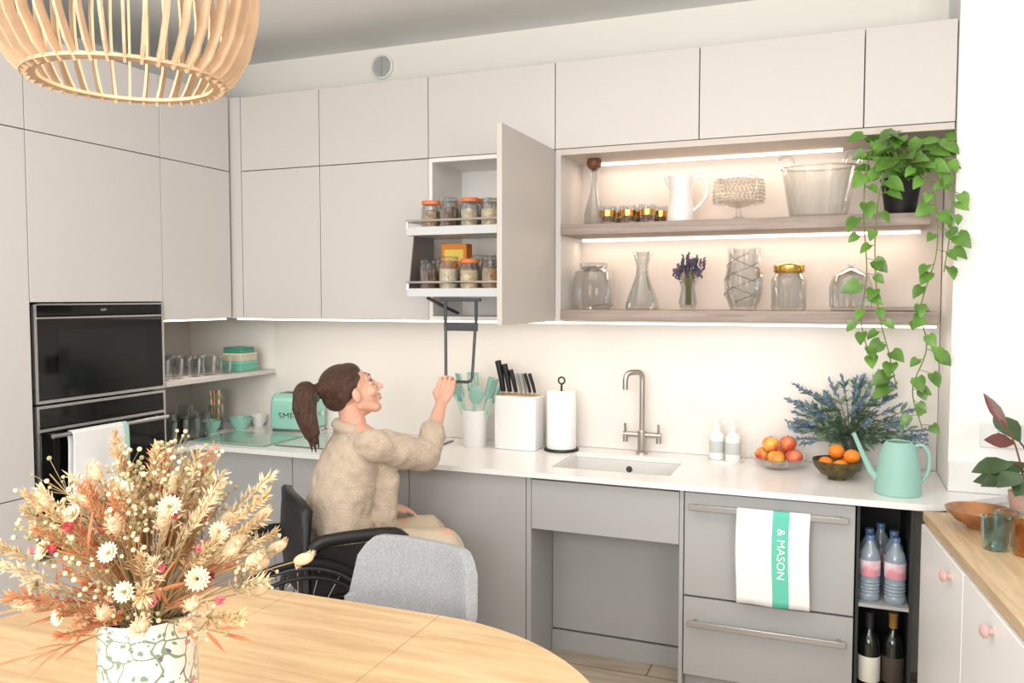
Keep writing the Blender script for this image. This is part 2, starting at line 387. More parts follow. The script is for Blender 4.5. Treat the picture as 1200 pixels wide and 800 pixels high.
part(b,"handle_plate",M_dgrey,t,world=True,bevel=.002)
b=MB().tube([(-1.507,3.06,1.41),(-1.494,3.035,1.21),(-1.49,3.032,1.195),(-1.475,3.03,1.19),(-1.395,3.03,1.19),(-1.38,3.032,1.195),(-1.376,3.035,1.21),(-1.373,3.06,1.41)],.0065,8)
part(b,"pull_handle",M_dgrey,t,world=True)
def jar(r,h,content,lidm,label,loc,group=None,fill=.75,name="glass_jar",lidh=.02,n=24):
    t=thing(name,label,"jar",loc,group=group)
    pr=[(0,0),(r*.9,0),(r,.008),(r,h*.78),(r*.86,h*.86),(r*.84,h*.9)]+[(r*.8,h*.9),(r*.82,h*.86),(r*.95,h*.77),(r*.95,.012),(0,.01)]
    part(MB().lathe(pr,n=n),"jar_body",M_glass2,t)
    if content: part(MB().lathe([(0,.013),(r*.93,.013),(r*.93,h*fill*.9),(0,h*fill)],n=n),"contents",content,t)
    part(MB().lathe([(0,h*.9),(r*.9,h*.9),(r*.92,h*.9+lidh*.3),(r*.92,h),(r*.85,h+.003),(0,h+.003)],n=n),"lid",lidm,t)
    return t
cn=[mat("contents_nuts",C(178,142,106),.8,var=.5,vscale=70),mat("contents_dark",C(110,82,62),.8,var=.5,vscale=70),mat("contents_oats",C(216,200,172),.8,var=.3,vscale=70),mat("contents_pasta",C(226,206,164),.7,var=.3,vscale=60)]
for i,(x,y,h) in enumerate(((-1.605,3.125,.13),(-1.515,3.12,.14),(-1.425,3.125,.135),(-1.335,3.13,.13),(-1.245,3.13,.13),(-1.56,3.25,.14),(-1.46,3.25,.145),(-1.36,3.25,.14))):
    jar(.042,h,cn[i%4],M_orangelid if i%2==0 else M_glass2,"clip-top glass jar standing on the pull-down rack",(x,y,1.803),"jars on the pull-down rack")
for i,(x,y,h) in enumerate(((-1.615,3.125,.14),(-1.52,3.12,.15),(-1.425,3.125,.14),(-1.33,3.13,.15),(-1.235,3.13,.14),(-1.43,3.24,.16),(-1.33,3.24,.16))):
    jar(.044,h,cn[(i+1)%4],M_orangelid if i==2 else M_glass2,"glass storage jar of dry food on the pull-down rack",(x,y,1.548),"jars on the pull-down rack")
t=thing("food_carton","orange and yellow cardboard food carton on the rack","carton",(-1.55,3.26,1.548))
part(MB().box(-.06,.06,-.03,.03,0,.215),"carton",mat("carton_orange",C(232,140,50),.6),t,bevel=.002)
part(MB().box(-.045,.045,-.0312,-.0302,.14,.19),"printed_panel",mat("carton_yellow",C(246,214,100),.6),t)
# ------------------------------------------------------------ open shelving
t=thing("open_shelving_unit","greige open shelving box with lit grey wood shelves","shelving",(-.38,DU,ZB))
part(MB().box(-1.13,.37,DW-.02,DW-.002,ZB,ZS-.001),"back_panel",M_back,t,world=True)
part(MB().box(-1.129,-1.105,DU+.003,DW-.02,ZB,ZS-.001),"side_panel",M_up,t,world=True,bevel=.001)
part(MB().box(-1.105,.37,DU+.003,DW-.02,ZS-.025,ZS-.001),"top_panel",M_back,t,world=True)
part(MB().box(-1.105,.30,DU-.0,DW-.02,1.795,1.84),"shelf",M_shelf,t,world=True,bevel=.0015)
part(MB().box(-1.105,.335,DU-.0,DW-.02,1.437,1.48),"shelf",M_shelf,t,world=True,bevel=.0015)
part(MB().box(-1.03,.0,DW-.075,DW-.06,ZS-.036,ZS-.026),"led_strip",M_led,t,world=True)
part(MB().box(-1.09,.29,DW-.065,DW-.05,1.783,1.794),"led_strip",M_led,t,world=True)
solo(MB().box(-2.82,.33,DU+.012,DU+.024,ZB-.009,ZB-.001),"under_cabinet_light",M_led,"slim warm white lighting strip under the cupboards","light",loc=(-1.2,DU+.018,ZB),world=True)
# vent
t=thing("air_vent","round white ventilation grille above the cupboards","vent",(-2.16,DW,2.69))
Mr=RX(90).to_3x3()
part(MB().lathe([(0,0),(.062,0),(.062,.008),(.054,.012),(.05,.006),(0,.006)],M=Mr,n=40),"grille_ring",M_wallw,t)
b=MB().box(-.004,.004,-.0075,-.005,-.05,.05)
for k in range(-5,6):
    z=k*.0088; w=math.sqrt(max(.0026-z*z,.0001))*.98
    b.box(-w,w,-.013,-.0055,z-.0022,z+.0022)
part(b,"louvres",mat("vent_grey",C(170,170,166),.7),t)
# ------------------------------------------------------------ base units
for a,b_ in ((-2.83,-2.30),(-2.30,-1.70),(-1.70,-1.163)):
    cabY(a,b_,.1,.812,DL,3.66,"base_cabinet","handleless mid grey base cupboard under the worktop",M_low,legs=True)
t=thing("base_cabinet","grey corner base cupboard beside the ovens","cabinet",(-3.1,3.0,0))
part(MB().box(-3.44,XL,2.883,3.088,.1,.812),"body",M_low,t,world=True,bevel=.001); part(MB().box(-3.4,XL-.05,2.89,3.08,0,.1),"plinth",M_low,t,world=True)
t=thing("knee_recess_unit","grey open leg-room unit below the sink with upper panel","cabinet",(-.85,DL,0))
part(MB().box(-1.162,-1.142,DL,3.40,.0,.812),"side_panel",M_low,t,world=True,bevel=.001)
part(MB().box(-.545,-.53,DL,3.40,.0,.812),"side_panel",M_low,t,world=True,bevel=.001)
part(MB().box(-1.140,-.547,DL,DL+.02,.60,.80),"front_panel",M_low,t,world=True,bevel=.001)
part(MB().box(-1.140,-.547,3.36,3.38,.092,.64),"back_panel",M_low,t,world=True,bevel=.001)
part(MB().box(-1.140,-.547,3.352,3.37,.0,.085),"plinth",M_low,t,world=True,bevel=.001)
t=thing("drawer_unit","grey appliance drawer unit with two steel bar handles","drawers",(-.23,DL,0))
part(MB().box(-.528,.068,DL+.021,3.66,.1,.812),"body",M_gap,t,world=True)
part(MB().box(-.528,.068,DL+.05,DL+.065,0,.1),"plinth",M_low,t,world=True)
for (z0,z1,zh) in ((.412,.803,.757),(.105,.404,.318)):
    d=part(MB().box(-.526,.066,DL,DL+.019,z0,z1),"drawer",M_low,t,world=True,bevel=.0015)
    hb=MB().box(-.505,.045,DL-.045,DL-.035,zh-.011,zh+.011)
    for x in (-.48,.02): hb.box(x-.006,x+.006,DL-.036,DL,zh-.006,zh+.006)
    hb.v=[tuple(Vector(v)-Vector((-.23,DL,0))) for v in hb.v]
    part(hb,"handle",M_steel,d,bevel=.002)
t=thing("bottle_niche","narrow open dark unit storing water and wine bottles","shelf unit",(.16,DL,0))
part(MB().box(.072,.082,DL,3.6,.0,.812).box(.242,.252,DL,3.6,.0,.812).box(.078,.246,3.58,3.6,.0,.812),"carcass",M_dark,t,world=True)
for z in (.45,.1): part(MB().box(.082,.242,DL+.003,3.58,z,z+.012),"shelf",M_low,t,world=True)
# worktop
b=MB()
b.prism([(-3.445,2.885),(-2.81,2.885),(-2.81,3.05),(-1.09,3.05),(-1.09,DW-.012),(-3.445,DW-.012)],ZW-.022,ZW)
b.box(-1.09,-.60,3.05,3.18,ZW-.022,ZW); b.box(-1.09,-.60,3.54,DW-.012,ZW-.022,ZW)
b.prism([(-.60,3.05),(.262,3.05),(.33,3.07),(.56,3.298),(.372,3.298),(.372,DW-.012),(-.60,DW-.012)],ZW-.022,ZW)
solo(b,"worktop",M_quartz,"long white quartz worktop along the kitchen wall","worktop",loc=(-1.2,3.3,ZW),world=True)
t=thing("sink","white undermounted ceramic sink basin with chrome drain","sink",(-.845,3.36,ZW-.17))
b=MB(); X0,X1,Y0,Y1=-.2405,.2405,-.1765,.1765; zt=.147
b.box(X0-.01,X1+.01,Y0-.01,Y1+.01,-.012,0)
b.box(X0-.01,X0+.004,Y0-.01,Y1+.01,0,zt).box(X1-.004,X1+.01,Y0-.01,Y1+.01,0,zt).box(X0,X1,Y0-.01,Y0+.004,0,zt).box(X0,X1,Y1-.004,Y1+.01,0,zt)
part(b,"basin",mat("sink_ceramic",C(222,221,218),.25,coat=.3),t)
part(MB().lathe([(0,.004),(.035,.004),(.04,.002),(.04,0)],c=(.02,.05,0)),"drain",M_chrome,t)
part(MB().lathe([(0,0),(.012,0),(.014,.003),(0,.003)],c=(.0,Y1-.003,.11),M=RX(90).to_3x3()),"overflow",M_dgrey,t)
t=thing("kitchen_tap","brushed nickel two-lever tap with arched spout behind the sink","tap",(-.805,3.60,ZW))
part(MB().lathe([(0,0),(.027,0),(.027,.012),(.02,.018),(.02,.10),(.016,.105),(0,.105)]),"base",M_nickel,t)
b=MB().tube([(0,0,.1)]+[(0,0,z) for z in (.2,.28,.31)]+bez((0,0,.33),(0,0,.365),(-.02,-.02,.365),6)+bez((-.035,-.035,.365),(-.062,-.06,.365),(-.062,-.06,.33),6)+[(-.062,-.06,.29)],.0125,14)
part(b,"spout",M_nickel,t)
part(MB().tube([(-.085,0,.085),(.085,0,.085)],.013,14),"cross_bar",M_nickel,t)
for x in (-.075,.075): part(MB().tube([(x,0,.085),(x,-.01,.135)],.006,8).tube([(x,0,.05),(x,0,.095)],.012,12),"lever_handle",M_nickel,t)
t=thing("induction_hob","flat glass induction hob set in the worktop","hob",(-2.05,3.36,ZW+.001))
part(MB().box(-.4,.33,-.2,.22,0,.004),"hob_frame",mat("hob_edge",C(120,128,126),.3,metal=.6),t,bevel=.001)
part(MB().box(-.392,.322,-.192,.212,.004,.006),"hob_glass",mat("hob_glass",C(196,196,192),.12,coat=.5),t)
solo(MB().box(-.22,.2,-.20,.10,0,.008),"glass_worktop_saver",mat("green_glass",C(128,170,152),.15,coat=.6),"pale green glass worktop protector beside the toaster","board",loc=(-2.67,3.31,ZW+.001),bevel=.003)
# ------------------------------------------------------------ worktop items
CK=(-1.575,3.50,ZW)
solo(MB().lathe([(0,0),(.05,0),(.054,.006),(.062,.165),(.064,.17),(.060,.172),(.057,.166),(.049,.01),(0,.008)]),"utensil_crock",M_cer,"white ceramic crock full of mint kitchen utensils","crock",loc=CK)
kinds=["spoon","spatula","slotted","ladle","whisk","spatula","spoon","spatula"]
for i,kd in enumerate(kinds):
    a=i*2*math.pi/len(kinds)+.3; tx,ty=math.cos(a),math.sin(a)
    t=thing("kitchen_"+{"spoon":"spoon","spatula":"spatula","slotted":"turner","ladle":"ladle","whisk":"whisk"}[kd],"mint green silicone "+{"spoon":"cooking spoon","spatula":"spatula","slotted":"slotted turner","ladle":"ladle","whisk":"whisk"}[kd]+" standing in the white crock","utensil",(CK[0]+tx*.012,CK[1]+ty*.012,ZW+.012),group="mint utensils in the crock")
    top=Vector((tx*.085,ty*.04,.205+.022*(i%3))); d=top.normalized()
    part(MB().tube([(0,0,0),top*.5,top],[.006,.005,.0055],8),"handle",mat("utensil_handle",C(170,205,188),.5),t)
    q=d.to_track_quat('Z','Y').to_matrix()@Matrix.Rotation(R()*1.0-.5,3,'Z'); b=MB()
    if kd=="spatula": b.box(-.03,.03,-.004,.004,-.01,.085,M=Matrix.Translation(top)@q.to_4x4())
    elif kd=="slotted":
        for k in range(4): b.box(-.03+k*.017,-.02+k*.017,-.003,.003,0,.07,M=Matrix.Translation(top)@q.to_4x4())
        b.box(-.03,.031,-.003,.003,-.01,.004,M=Matrix.Translation(top)@q.to_4x4()).box(-.03,.031,-.003,.003,.066,.08,M=Matrix.Translation(top)@q.to_4x4())
    elif kd=="whisk":
        for k in range(6):
            an=k*math.pi/6; P=[]
            for s_ in range(13):
                u_=s_/12*math.pi; P.append(top+q@Vector((math.cos(an)*.026*math.cos(u_),math.sin(an)*.026*math.cos(u_),.045+.045*math.sin(u_))))
            P=[top]+P+[top]; b.tube(P,.0015,5)
    else: b.ell(top+d*.03,(.034,.010 if kd=="spoon" else .022,.045),M=q)
    part(b,"head",M_mintm,t,bevel=.002 if kd in("spatula","slotted") else 0)
KX=-1.365
t=thing("knife_block","white rounded-edge knife block holding black and steel knives","knife block",(KX,3.53,ZW))
part(MB().prism([(-.10,-.055),(-.06,-.066),(.06,-.066),(.10,-.055),(.105,.05),(-.105,.05)],0,.245),"block",M_cer,t,bevel=.006)
part(MB().box(-.095,.095,-.05,.04,.243,.2475),"slot_top",mat("block_top",C(190,160,120),.6),t)
for i,(x,hh,m_,w) in enumerate(((-.075,.155,M_blackp,.017),(-.043,.14,M_blackp,.016),(-.012,.115,M_blackp,.013),(.016,.10,M_steel,.009),(.037,.10,M_steel,.009),(.057,.10,M_blackp,.01),(.08,.10,M_blackp,.01))):
    k=thing("kitchen_knife",("black-handled" if m_ is M_blackp else "steel-handled")+" kitchen knife standing in the white block","knife",(KX+x,3.525,ZW+.2485),group="knives in the block")
    lean=-.02
    part(MB().tube([(0,0,.012),(lean*.3,-.01,hh*.5),(lean,-.018,hh)],[w*.7,w*.85,w*.9],8),"handle",m_,k)
    part(MB().box(-.002,.002,-.012,.012,0,.014),"blade",M_chrome,k)
t=thing("paper_towel_holder","black paper towel stand on the worktop","paper towel holder",(-1.165,3.55,ZW))
part(MB().lathe([(0,0),(.078,0),(.08,.004),(.078,.01),(0,.011)]),"base",M_blackp,t)
part(MB().tube([(0,0,.01),(0,0,.305)],.005,8).torus((0,0,.318),.015,.004,M=RX(90).to_3x3(),n=20),"pole",M_blackp,t)
solo(MB().lathe([(.02,0),(.066,0),(.067,.004),(.067,.256),(.065,.26),(.02,.26),(.02,0)]),"paper_towel_roll",mat("paper_white",C(244,244,242),.95,bump=.4,bscale=60),"white kitchen roll on its black stand","paper roll",loc=(-1.165,3.55,ZW+.012))
solo(MB().lathe([(0,0),(.07,0),(.075,.012),(.072,.012),(.067,.005),(0,.005)]),"soap_tray",M_cer,"round white tray under the soap bottles","tray",loc=(-.44,3.56,ZW))
for i,(x,y) in enumerate(((-.475,3.575),(-.405,3.55))):
    t=thing("soap_dispenser","white pump soap bottle standing on the round tray","soap bottle",(x,y,ZW+.006),group="soap bottles by the sink")
    part(MB().lathe([(0,0),(.03,0),(.032,.004),(.032,.1),(.02,.115),(.012,.12),(.012,.13),(0,.13)]),"bottle",M_cer,t)
    part(MB().lathe([(0,.13),(.014,.13),(.014,.143),(.004,.145),(.004,.165),(0,.165)]).tube([(0,0,.163),(0,0,.17),(-.03,-.01,.168),(-.038,-.012,.16)],.0045,8),"pump",M_cer,t)
    part(MB().lathe([(.0325,.03),(.0328,.031),(.0328,.079),(.0325,.08)]),"paper_label",mat("soap_label",C(190,194,190),.7),t)
def apple_mb(r,n=24):
    pr=[]
    for k in range(17):
        a=-math.pi/2+math.pi*k/16; rr=r*math.cos(a)*(1+.08*math.sin(a)); zz=r*.92*math.sin(a)
        if k==16: zz-=r*.28; rr=0
        if k==15: zz-=r*.05
        if k==0: rr=0; zz+=r*.12
        pr.append((rr,zz+r*.92))
    return MB().lathe(pr,n=n)
def fmat(name,a,b_):
    m=mat(name,a,.35)
    if not m.get("x"):
        nt=m.node_tree; N=nt.nodes; tc=N.new("ShaderNodeTexCoord"); n=N.new("ShaderNodeTexNoise"); n.inputs["Scale"].default_value=14; r=N.new("ShaderNodeValToRGB")
        r.color_ramp.elements[0].position=.42; r.color_ramp.elements[1].position=.6; r.color_ramp.elements[0].color=a; r.color_ramp.elements[1].color=b_
        nt.links.new(tc.outputs["Object"],n.inputs["Vector"]); nt.links.new(n.outputs["Fac"],r.inputs[0]); nt.links.new(r.outputs[0],N["Principled BSDF"].inputs["Base Color"]); m["x"]=1
    return m
FB=(-.22,3.50,ZW)
solo(MB().lathe([(0,0),(.05,0),(.055,.006),(.085,.016),(.112,.045),(.114,.05),(.110,.048),(.08,.02),(.05,.012),(0,.01)],n=40),"fruit_bowl",M_glass2,"shallow clear glass bowl holding apples and peaches","bowl",loc=FB)
fr=[(-.06,.02,.016,"apple",C(205,70,52),C(232,170,70)),(-.005,-.045,.016,"apple",C(238,182,70),C(226,120,54)),(.062,-.005,.018,"peach",C(232,130,90),C(200,72,66)),(.005,.055,.016,"apple",C(190,58,48),C(225,130,66)),(-.03,-.01,.066,"peach",C(244,180,80),C(226,110,72)),(.036,.022,.068,"peach",C(216,90,72),C(236,150,90))]
for i,(x,y,z,nm,a,b_) in enumerate(fr):
    r=.034
    t=thing(nm,("red and yellow apple" if nm=="apple" else "blushed orange peach")+" in the glass fruit bowl",nm,(FB[0]+x,FB[1]+y,ZW+z),rz=R()*6,group="fruit in the glass bowl")
    part(apple_mb(r),"flesh",fmat("fruit%d"%i,a,b_),t)
    part(MB().tube([(0,0,r*1.5),(.002,0,r*1.95)],.0016,6),"stem",M_cork,t)
OB=(.005,3.37,ZW)
solo(MB().lathe([(0,0),(.035,0),(.037,.01),(.06,.02),(.085,.05),(.092,.075),(.089,.075),(.08,.05),(.055,.026),(0,.018)],n=40),"orange_bowl",mat("bronze_glaze",C(92,80,46),.35,metal=.35,var=.6,vscale=40),"dark patterned bronze bowl filled with oranges","bowl",loc=OB)
for i,(x,y,z) in enumerate(((-.042,.01,.036),(.035,.03,.036),(.01,-.042,.036),(-.005,.018,.085),(.05,-.02,.075))):
    t=thing("orange","bright orange mandarin in the dark bronze bowl","orange",(OB[0]+x,OB[1]+y,ZW+z-.01),group="oranges in the bronze bowl")
    part(MB().ell((0,0,.028),(.030,.030,.027)),"peel",mat("orange_peel",C(238,136,40),.45,bump=.2,bscale=300),t)
    part(MB().ell((0,0,.0545),(.003,.003,.0015),nu=8,nv=4),"stem",leafmat("stem_green",C(80,110,40),C(60,90,30)),t)
t=thing("watering_can","matt mint green watering can with long thin spout","watering can",(.205,3.195,ZW),rz=.1)
part(MB().lathe([(0,0),(.074,0),(.077,.004),(.076,.05),(.068,.12),(.056,.165),(.045,.182),(.042,.186),(.039,.183),(.05,.165),(.06,.12),(.06,.01),(0,.008)],n=40),"body",M_mintm,t)
part(MB().tube([(-.06,0,.045),(-.09,0,.075),(-.12,0,.14),(-.15,-.005,.21)],[.015,.012,.009,.007],12),"spout",M_mintm,t)
part(MB().tube(spline([(.04,0,.165),(.075,0,.175),(.098,0,.14),(.095,0,.08),(.07,0,.04)],6),.007,10),"handle",M_mintm,t)
t=thing("blue_thistle_bouquet","bunch of blue dried thistle and lavender stems in a vase","flowers",(.05,3.56,ZW))
part(MB().lathe([(0,0),(.04,0),(.045,.01),(.05,.06),(.035,.12),(.038,.14),(.034,.14),(.031,.12),(.045,.06),(.04,.014),(0,.01)]),"vase",mat("dark_vase",C(60,66,60),.3),t)
st=MB(); hd=MB(); lf=MB()
for i in range(58):
    a=U(0,6.28); el=U(.05,1.3); L=U(.2,.32)
    d=Vector((math.cos(a)*math.cos(el)*1.15,math.sin(a)*math.cos(el)*.55-.08,math.sin(el)*.8)).normalized()
    e=Vector((0,0,.13))+d*L; e.z-=.03*(1-d.z)
    if e.y>.07: e.y=.07
    if e.x<-.22: e.x=-.22+U(-.03,.03)
    P=bez((0,0,.08),Vector((0,0,.13))+Vector((d.x*.3,min(d.y*.3,.1),d.z))*L*.5,e,5); st.tube(P,.0018,5)
    dd=(P[-1]-P[-3]).normalized()
    for k in range(30):
        s_=k/30; p=e-dd*(.085*(1-s_)); v=(dd+Vector((U(-1,1),U(-1,1),U(-1,1)))*.8).normalized(); hd.blade(p,v,U(.014,.022),.0045)
    for k in range(9):
        p=P[random.randint(1,4)]; lf.leaf(p,(dd+Vector((U(-1,1),U(-1,.6),U(-.5,.6)))).normalized(),(0,-.4,1),U(.035,.065),.018)
part(st,"stem",mat("stem_dull_green",C(96,112,80),.7),t); part(hd,"flower_spikes",mat("thistle_blue",C(116,138,160),.8,var=.4,vscale=30),t,fix=False); part(lf,"leaves",mat("sage_leaf",C(104,132,110),.7,var=.4,vscale=20),t,fix=False)
t=thing("toaster","mint green retro toaster with rounded chrome-trimmed body","toaster",(-2.60,3.55,ZW+.001),rz=math.radians(6))
W_=.085
pts=[(-W_,.02),(-W_,.12),(-W_*.93,.16),(-W_*.75,.188),(-W_*.45,.2),(W_*.45,.2),(W_*.75,.188),(W_*.93,.16),(W_,.12),(W_,.02)]
b=MB().prism(pts,-.115,.115); b.v=[(v[2],v[0],v[1]) for v in b.v]
part(b,"body",M_mint,t,bevel=.012)
part(MB().box(-.11,.11,-.075,.075,0,.02),"base",M_chrome,t,bevel=.004)
for y in (-.035,.015): part(MB().box(-.085,.085,y,y+.02,.199,.2015),"slot",M_dark,t)
b=text_mb("SMEG",.042,.001); xf(b,T(0,-W_-.001,.09)@RX(90)@Matrix.Diagonal((1.25,1,1,1))); part(b,"lettering",M_chrome,t,smooth=False)
part(MB().tube([(.115,0,.10),(.135,0,.10)],.006).box(.13,.14,-.015,.015,.09,.11),"lever",M_chrome,t)
t=thing("straw_jar","clear glass jar packed with striped paper straws","jar",(-3.06,3.46,ZW))
part(MB().lathe([(0,0),(.04,0),(.042,.13),(.039,.13),(.037,.006),(0,.006)]),"jar_body",M_glass2,t)
sm=[mat("straw_%d"%i,c,.7) for i,c in enumerate((C(240,200,70),C(226,90,90),C(90,190,170),C(244,240,230)))]
b=MB()
for i in range(22):
    a=U(0,6.28); r=U(0,.027); p=Vector((r*math.cos(a),r*math.sin(a),.008)); q=p+Vector((math.cos(a)*.018,math.sin(a)*.018,.2))
    for k in range(8): b.cm=(i+ (k%2)*3)%4; b.tube([p.lerp(q,k/8),p.lerp(q,(k+1)/8)],.003,6)
o=part(b,"straws",sm,t); o["kind"]="stuff"
for i,(x,y,s_) in enumerate(((-2.93,3.50,1),(-2.91,3.62,.8),(-3.0,3.36,.85))):
    solo(MB().lathe([(0,0),(.03*s_,0),(.032*s_,.006),(.05*s_,.03),(.058*s_,.062),(.055*s_,.062),(.045*s_,.03),(0,.012)]),"small_bowl",M_mint if i!=1 else M_cer,("mint green" if i!=1 else "white")+" small bowl standing in the worktop corner","bowl",loc=(x,y,ZW),group="small bowls in the corner")
def tumbler(r,h,name,label,loc,group,m=None,n=24):
    return solo(MB().lathe([(0,0),(r*.85,0),(r,h),(r*.95,h),(r*.8,.01),(0,.008)],n=n),name,m or M_glass2,label,"glass",loc=loc,group=group)
base=tumbler(.038,.095,"drinking_glass","clear drinking glass on the open corner shelf",(-2.93,2.96,1.146),"glasses on the corner shelf")
for i,(x,y,s_) in enumerate(((-3.03,3.0,1.2),(-3.16,2.98,1.5),(-2.94,3.06,1),(-3.05,3.12,1.1),(-3.18,3.12,1.4),(-2.93,3.17,.9),(-3.04,3.23,1),(-2.93,3.27,1),(-3.18,3.26,1),(-3.05,3.34,1),(-2.92,3.38,.9))):
    copy_thing(base,(x,y,1.146),scale=s_)
base=tumbler(.036,.11,"drinking_glass","clear drinking glass on the worktop under the corner shelf",(-2.90,2.97,ZW),"glasses on the worktop")
for (x,y,s_) in ((-2.99,2.98,1),(-3.09,2.97,1.1),(-2.92,3.06,1),(-3.02,3.08,1.2),(-2.93,3.15,1.0),(-3.04,3.19,1),(-2.95,3.24,1.1),(-3.12,3.3,1.3)):
    copy_thing(base,(x,y,ZW),scale=s_)
for i,(y,z,w,h,c) in enumerate(((3.50,1.1455,.14,.05,C(110,178,160)),(3.50,1.196,.13,.045,C(196,190,170)),(3.49,1.2415,.10,.03,C(70,140,122)))):
    t=thing("storage_tin",("mint green" if i==0 else "cream" if i==1 else "dark green")+" small tin stacked on the corner shelf","tin",(-2.95,y+.03,z),group="tins on the corner shelf")
    part(MB().box(-.06,.06,-w/2,w/2,0,h*.75),"tin_body",mat("tin%d"%i,c,.4),t,bevel=.003)
    part(MB().box(-.061,.061,-w/2-.001,w/2+.001,h*.75,h),"lid",mat("tinlid%d"%i,tuple(min(1,k*1.25) for k in c[:3])+(1,),.4),t,bevel=.003)
# ------------------------------------------------------------ towels
def drape(w,fl,bl,r,stripes,nx=40,seed=0):
    b=MB(); path=[]; nf=14
    for k in range(nf+1): path.append((-r-.001-.004*math.sin(k/nf*2.2),-fl+fl*k/nf))
    for k in range(1,8): a=math.pi-math.pi*k/8; path.append((math.cos(a)*r,math.sin(a)*r))
    for k in range(8): path.append((r+.001,-bl*k/7))
    rows=[]
    for j,(y,z) in enumerate(path):
        row=[]
        for i in range(nx+1):
            fx=i/nx; wv=.004*math.sin(fx*9+seed)*min(1,abs(min(z,0))/.15)
            row.append(b.V((-w/2+w*fx+.003*math.sin(z*14+seed)*(1 if z<0 else 0),y+(wv if y<0 else 0),z)))
        rows.append(row)
    for j in range(len(path)-1):
        for i in range(nx):
            fx=(i+.5)/nx; b.cm=0
            for (a0,a1) in stripes:
                if a0<=fx<=a1: b.cm=1
            b.F((rows[j][i],rows[j][i+1],rows[j+1][i+1],rows[j+1][i]))
    return b
t=thing("tea_towel","white tea towel with mint stripe hanging on the drawer handle","tea towel",(-.205,DL-.04,.757))
o=part(drape(.25,.33,.2,.015,[(.5,.72)]),"cloth",[M_cloth,M_mintc],t,fix=False)
sl=o.modifiers.new("sol","SOLIDIFY"); sl.thickness=.002
b=text_mb("& MASON",.038,.0004); xf(b,T(.028,-.0235,-.135)@RX(90)@RZ(-90)@Matrix.Diagonal((1.1,1.0,1,1))); part(b,"lettering",mat("white_print",C(250,250,248),.8),t,smooth=False)
t=thing("tea_towel","white tea towel with mint edge hanging on the oven handle","tea towel",(XL+.05,2.47,1.002),rz=math.radians(90))
o=part(drape(.27,.33,.25,.013,[(.9,1.0)],seed=2),"cloth",[M_cloth,mat("pale_mint_cloth",C(178,220,208),.9)],t,fix=False)
sl=o.modifiers.new("sol","SOLIDIFY"); sl.thickness=.002
# ------------------------------------------------------------ bottles
def bottle_w(loc):
    t=thing("water_bottle","clear plastic water bottle with blue cap and label","water bottle",loc,group="water bottles in the narrow unit")
    pr=[(0,0),(.03,0),(.035,.008)]
    for k in range(5): pr+=[(.035,.02+k*.012),(.0325,.026+k*.012)]
    pr+=[(.035,.085),(.035,.15),(.03,.175),(.015,.2),(.013,.215),(0,.215)]
    part(MB().lathe(pr),"bottle",mat("pet_bottle",C(190,206,218),.12,spec=.7,trans=.5),t)
    part(MB().lathe([(.0354,.09),(.0357,.091),(.0357,.144),(.0354,.145)]),"paper_label",fmat("water_label",C(222,150,164),C(232,232,236)),t)
    part(MB().lathe([(0,.213),(.0155,.213),(.0155,.228),(.014,.23),(0,.23)]),"cap",mat("cap_blue",C(90,120,160),.4),t); return t
w=bottle_w((.118,3.15,.4625))
for p in ((.2,3.145),(.118,3.24),(.2,3.235),(.16,3.33)): copy_thing(w,(p[0],p[1],.4625))
def wine(loc,lab,lc,cc):
    t=thing("wine_bottle",lab,"wine bottle",loc,group="wine bottles in the narrow unit")
    part(MB().lathe([(0,0),(.034,0),(.037,.006),(.037,.19),(.03,.215),(.015,.235),(.0135,.29),(.015,.295),(0,.3)]),"bottle",mat("wine_glass",C(18,22,16),.08,coat=.5),t)
    part(MB().lathe([(.0374,.06),(.0377,.061),(.0377,.15),(.0374,.151)]),"paper_label",mat("wl"+cc,lc,.7),t)
    part(MB().lathe([(.0142,.25),(.0148,.25),(.0148,.292),(.0163,.294),(.0163,.303),(0,.303)]),"capsule",mat("wc"+cc,C(40,40,44) if cc=="a" else C(150,110,50),.4),t)
wine((.122,3.15,.1125),"dark green wine bottle with cream label",C(228,224,210),"a"); wine((.2,3.17,.1125),"dark wine bottle with gold foil and label",C(70,60,50),"b")
# ------------------------------------------------------------ shelf items
YS=3.49; Z1=1.841; Z2=1.481
t=thing("glass_carafe","tall glass carafe with round wooden stopper","carafe",(-1.0,YS,Z1))
part(MB().lathe([(0,0),(.042,0),(.046,.008),(.044,.05),(.018,.15),(.016,.23),(.024,.255),(.022,.255),(.014,.23),(.016,.15),(.041,.05),(.042,.012),(0,.01)]),"carafe_body",M_glass2,t)
part(MB().ell((0,0,.272),.033),"stopper",M_cork,t)
g0=thing("whisky_glass","short glass tumbler with gold band on the top shelf","glass",(-.925,YS-.05,Z1),group="gold-banded tumblers")
part(MB().lathe([(0,0),(.03,0),(.035,.078),(.033,.078),(.028,.012),(0,.012)]),"tumbler_body",M_glass2,g0)
part(MB().lathe([(.0325,.035),(.0335,.035),(.036,.058),(.035,.058)]),"gold_band",M_gold,g0)
part(MB().lathe([(0,.0125),(.028,.0125),(.031,.032),(0,.032)]),"dark_base",M_cork,g0)
for x,y in ((-.89,YS+.05),(-.84,YS-.04),(-.80,YS+.05),(-.755,YS-.05),(-.72,YS+.05)): copy_thing(g0,(x,y,Z1),scale=1.0)
t=thing("water_jug","white glazed ceramic jug with curved handle","jug",(-.625,YS,Z1))
part(MB().lathe([(0,0),(.052,0),(.058,.01),(.055,.04),(.046,.11),(.047,.155),(.055,.195),(.052,.196),(.043,.155),(.042,.11),(.05,.04),(0,.01)]),"jug_body",M_cer,t)
part(MB().tube(spline([(.045,0,.175),(.09,0,.185),(.11,0,.13),(.085,0,.08),(.05,0,.05)],6),.007,10),"handle",M_cer,t)
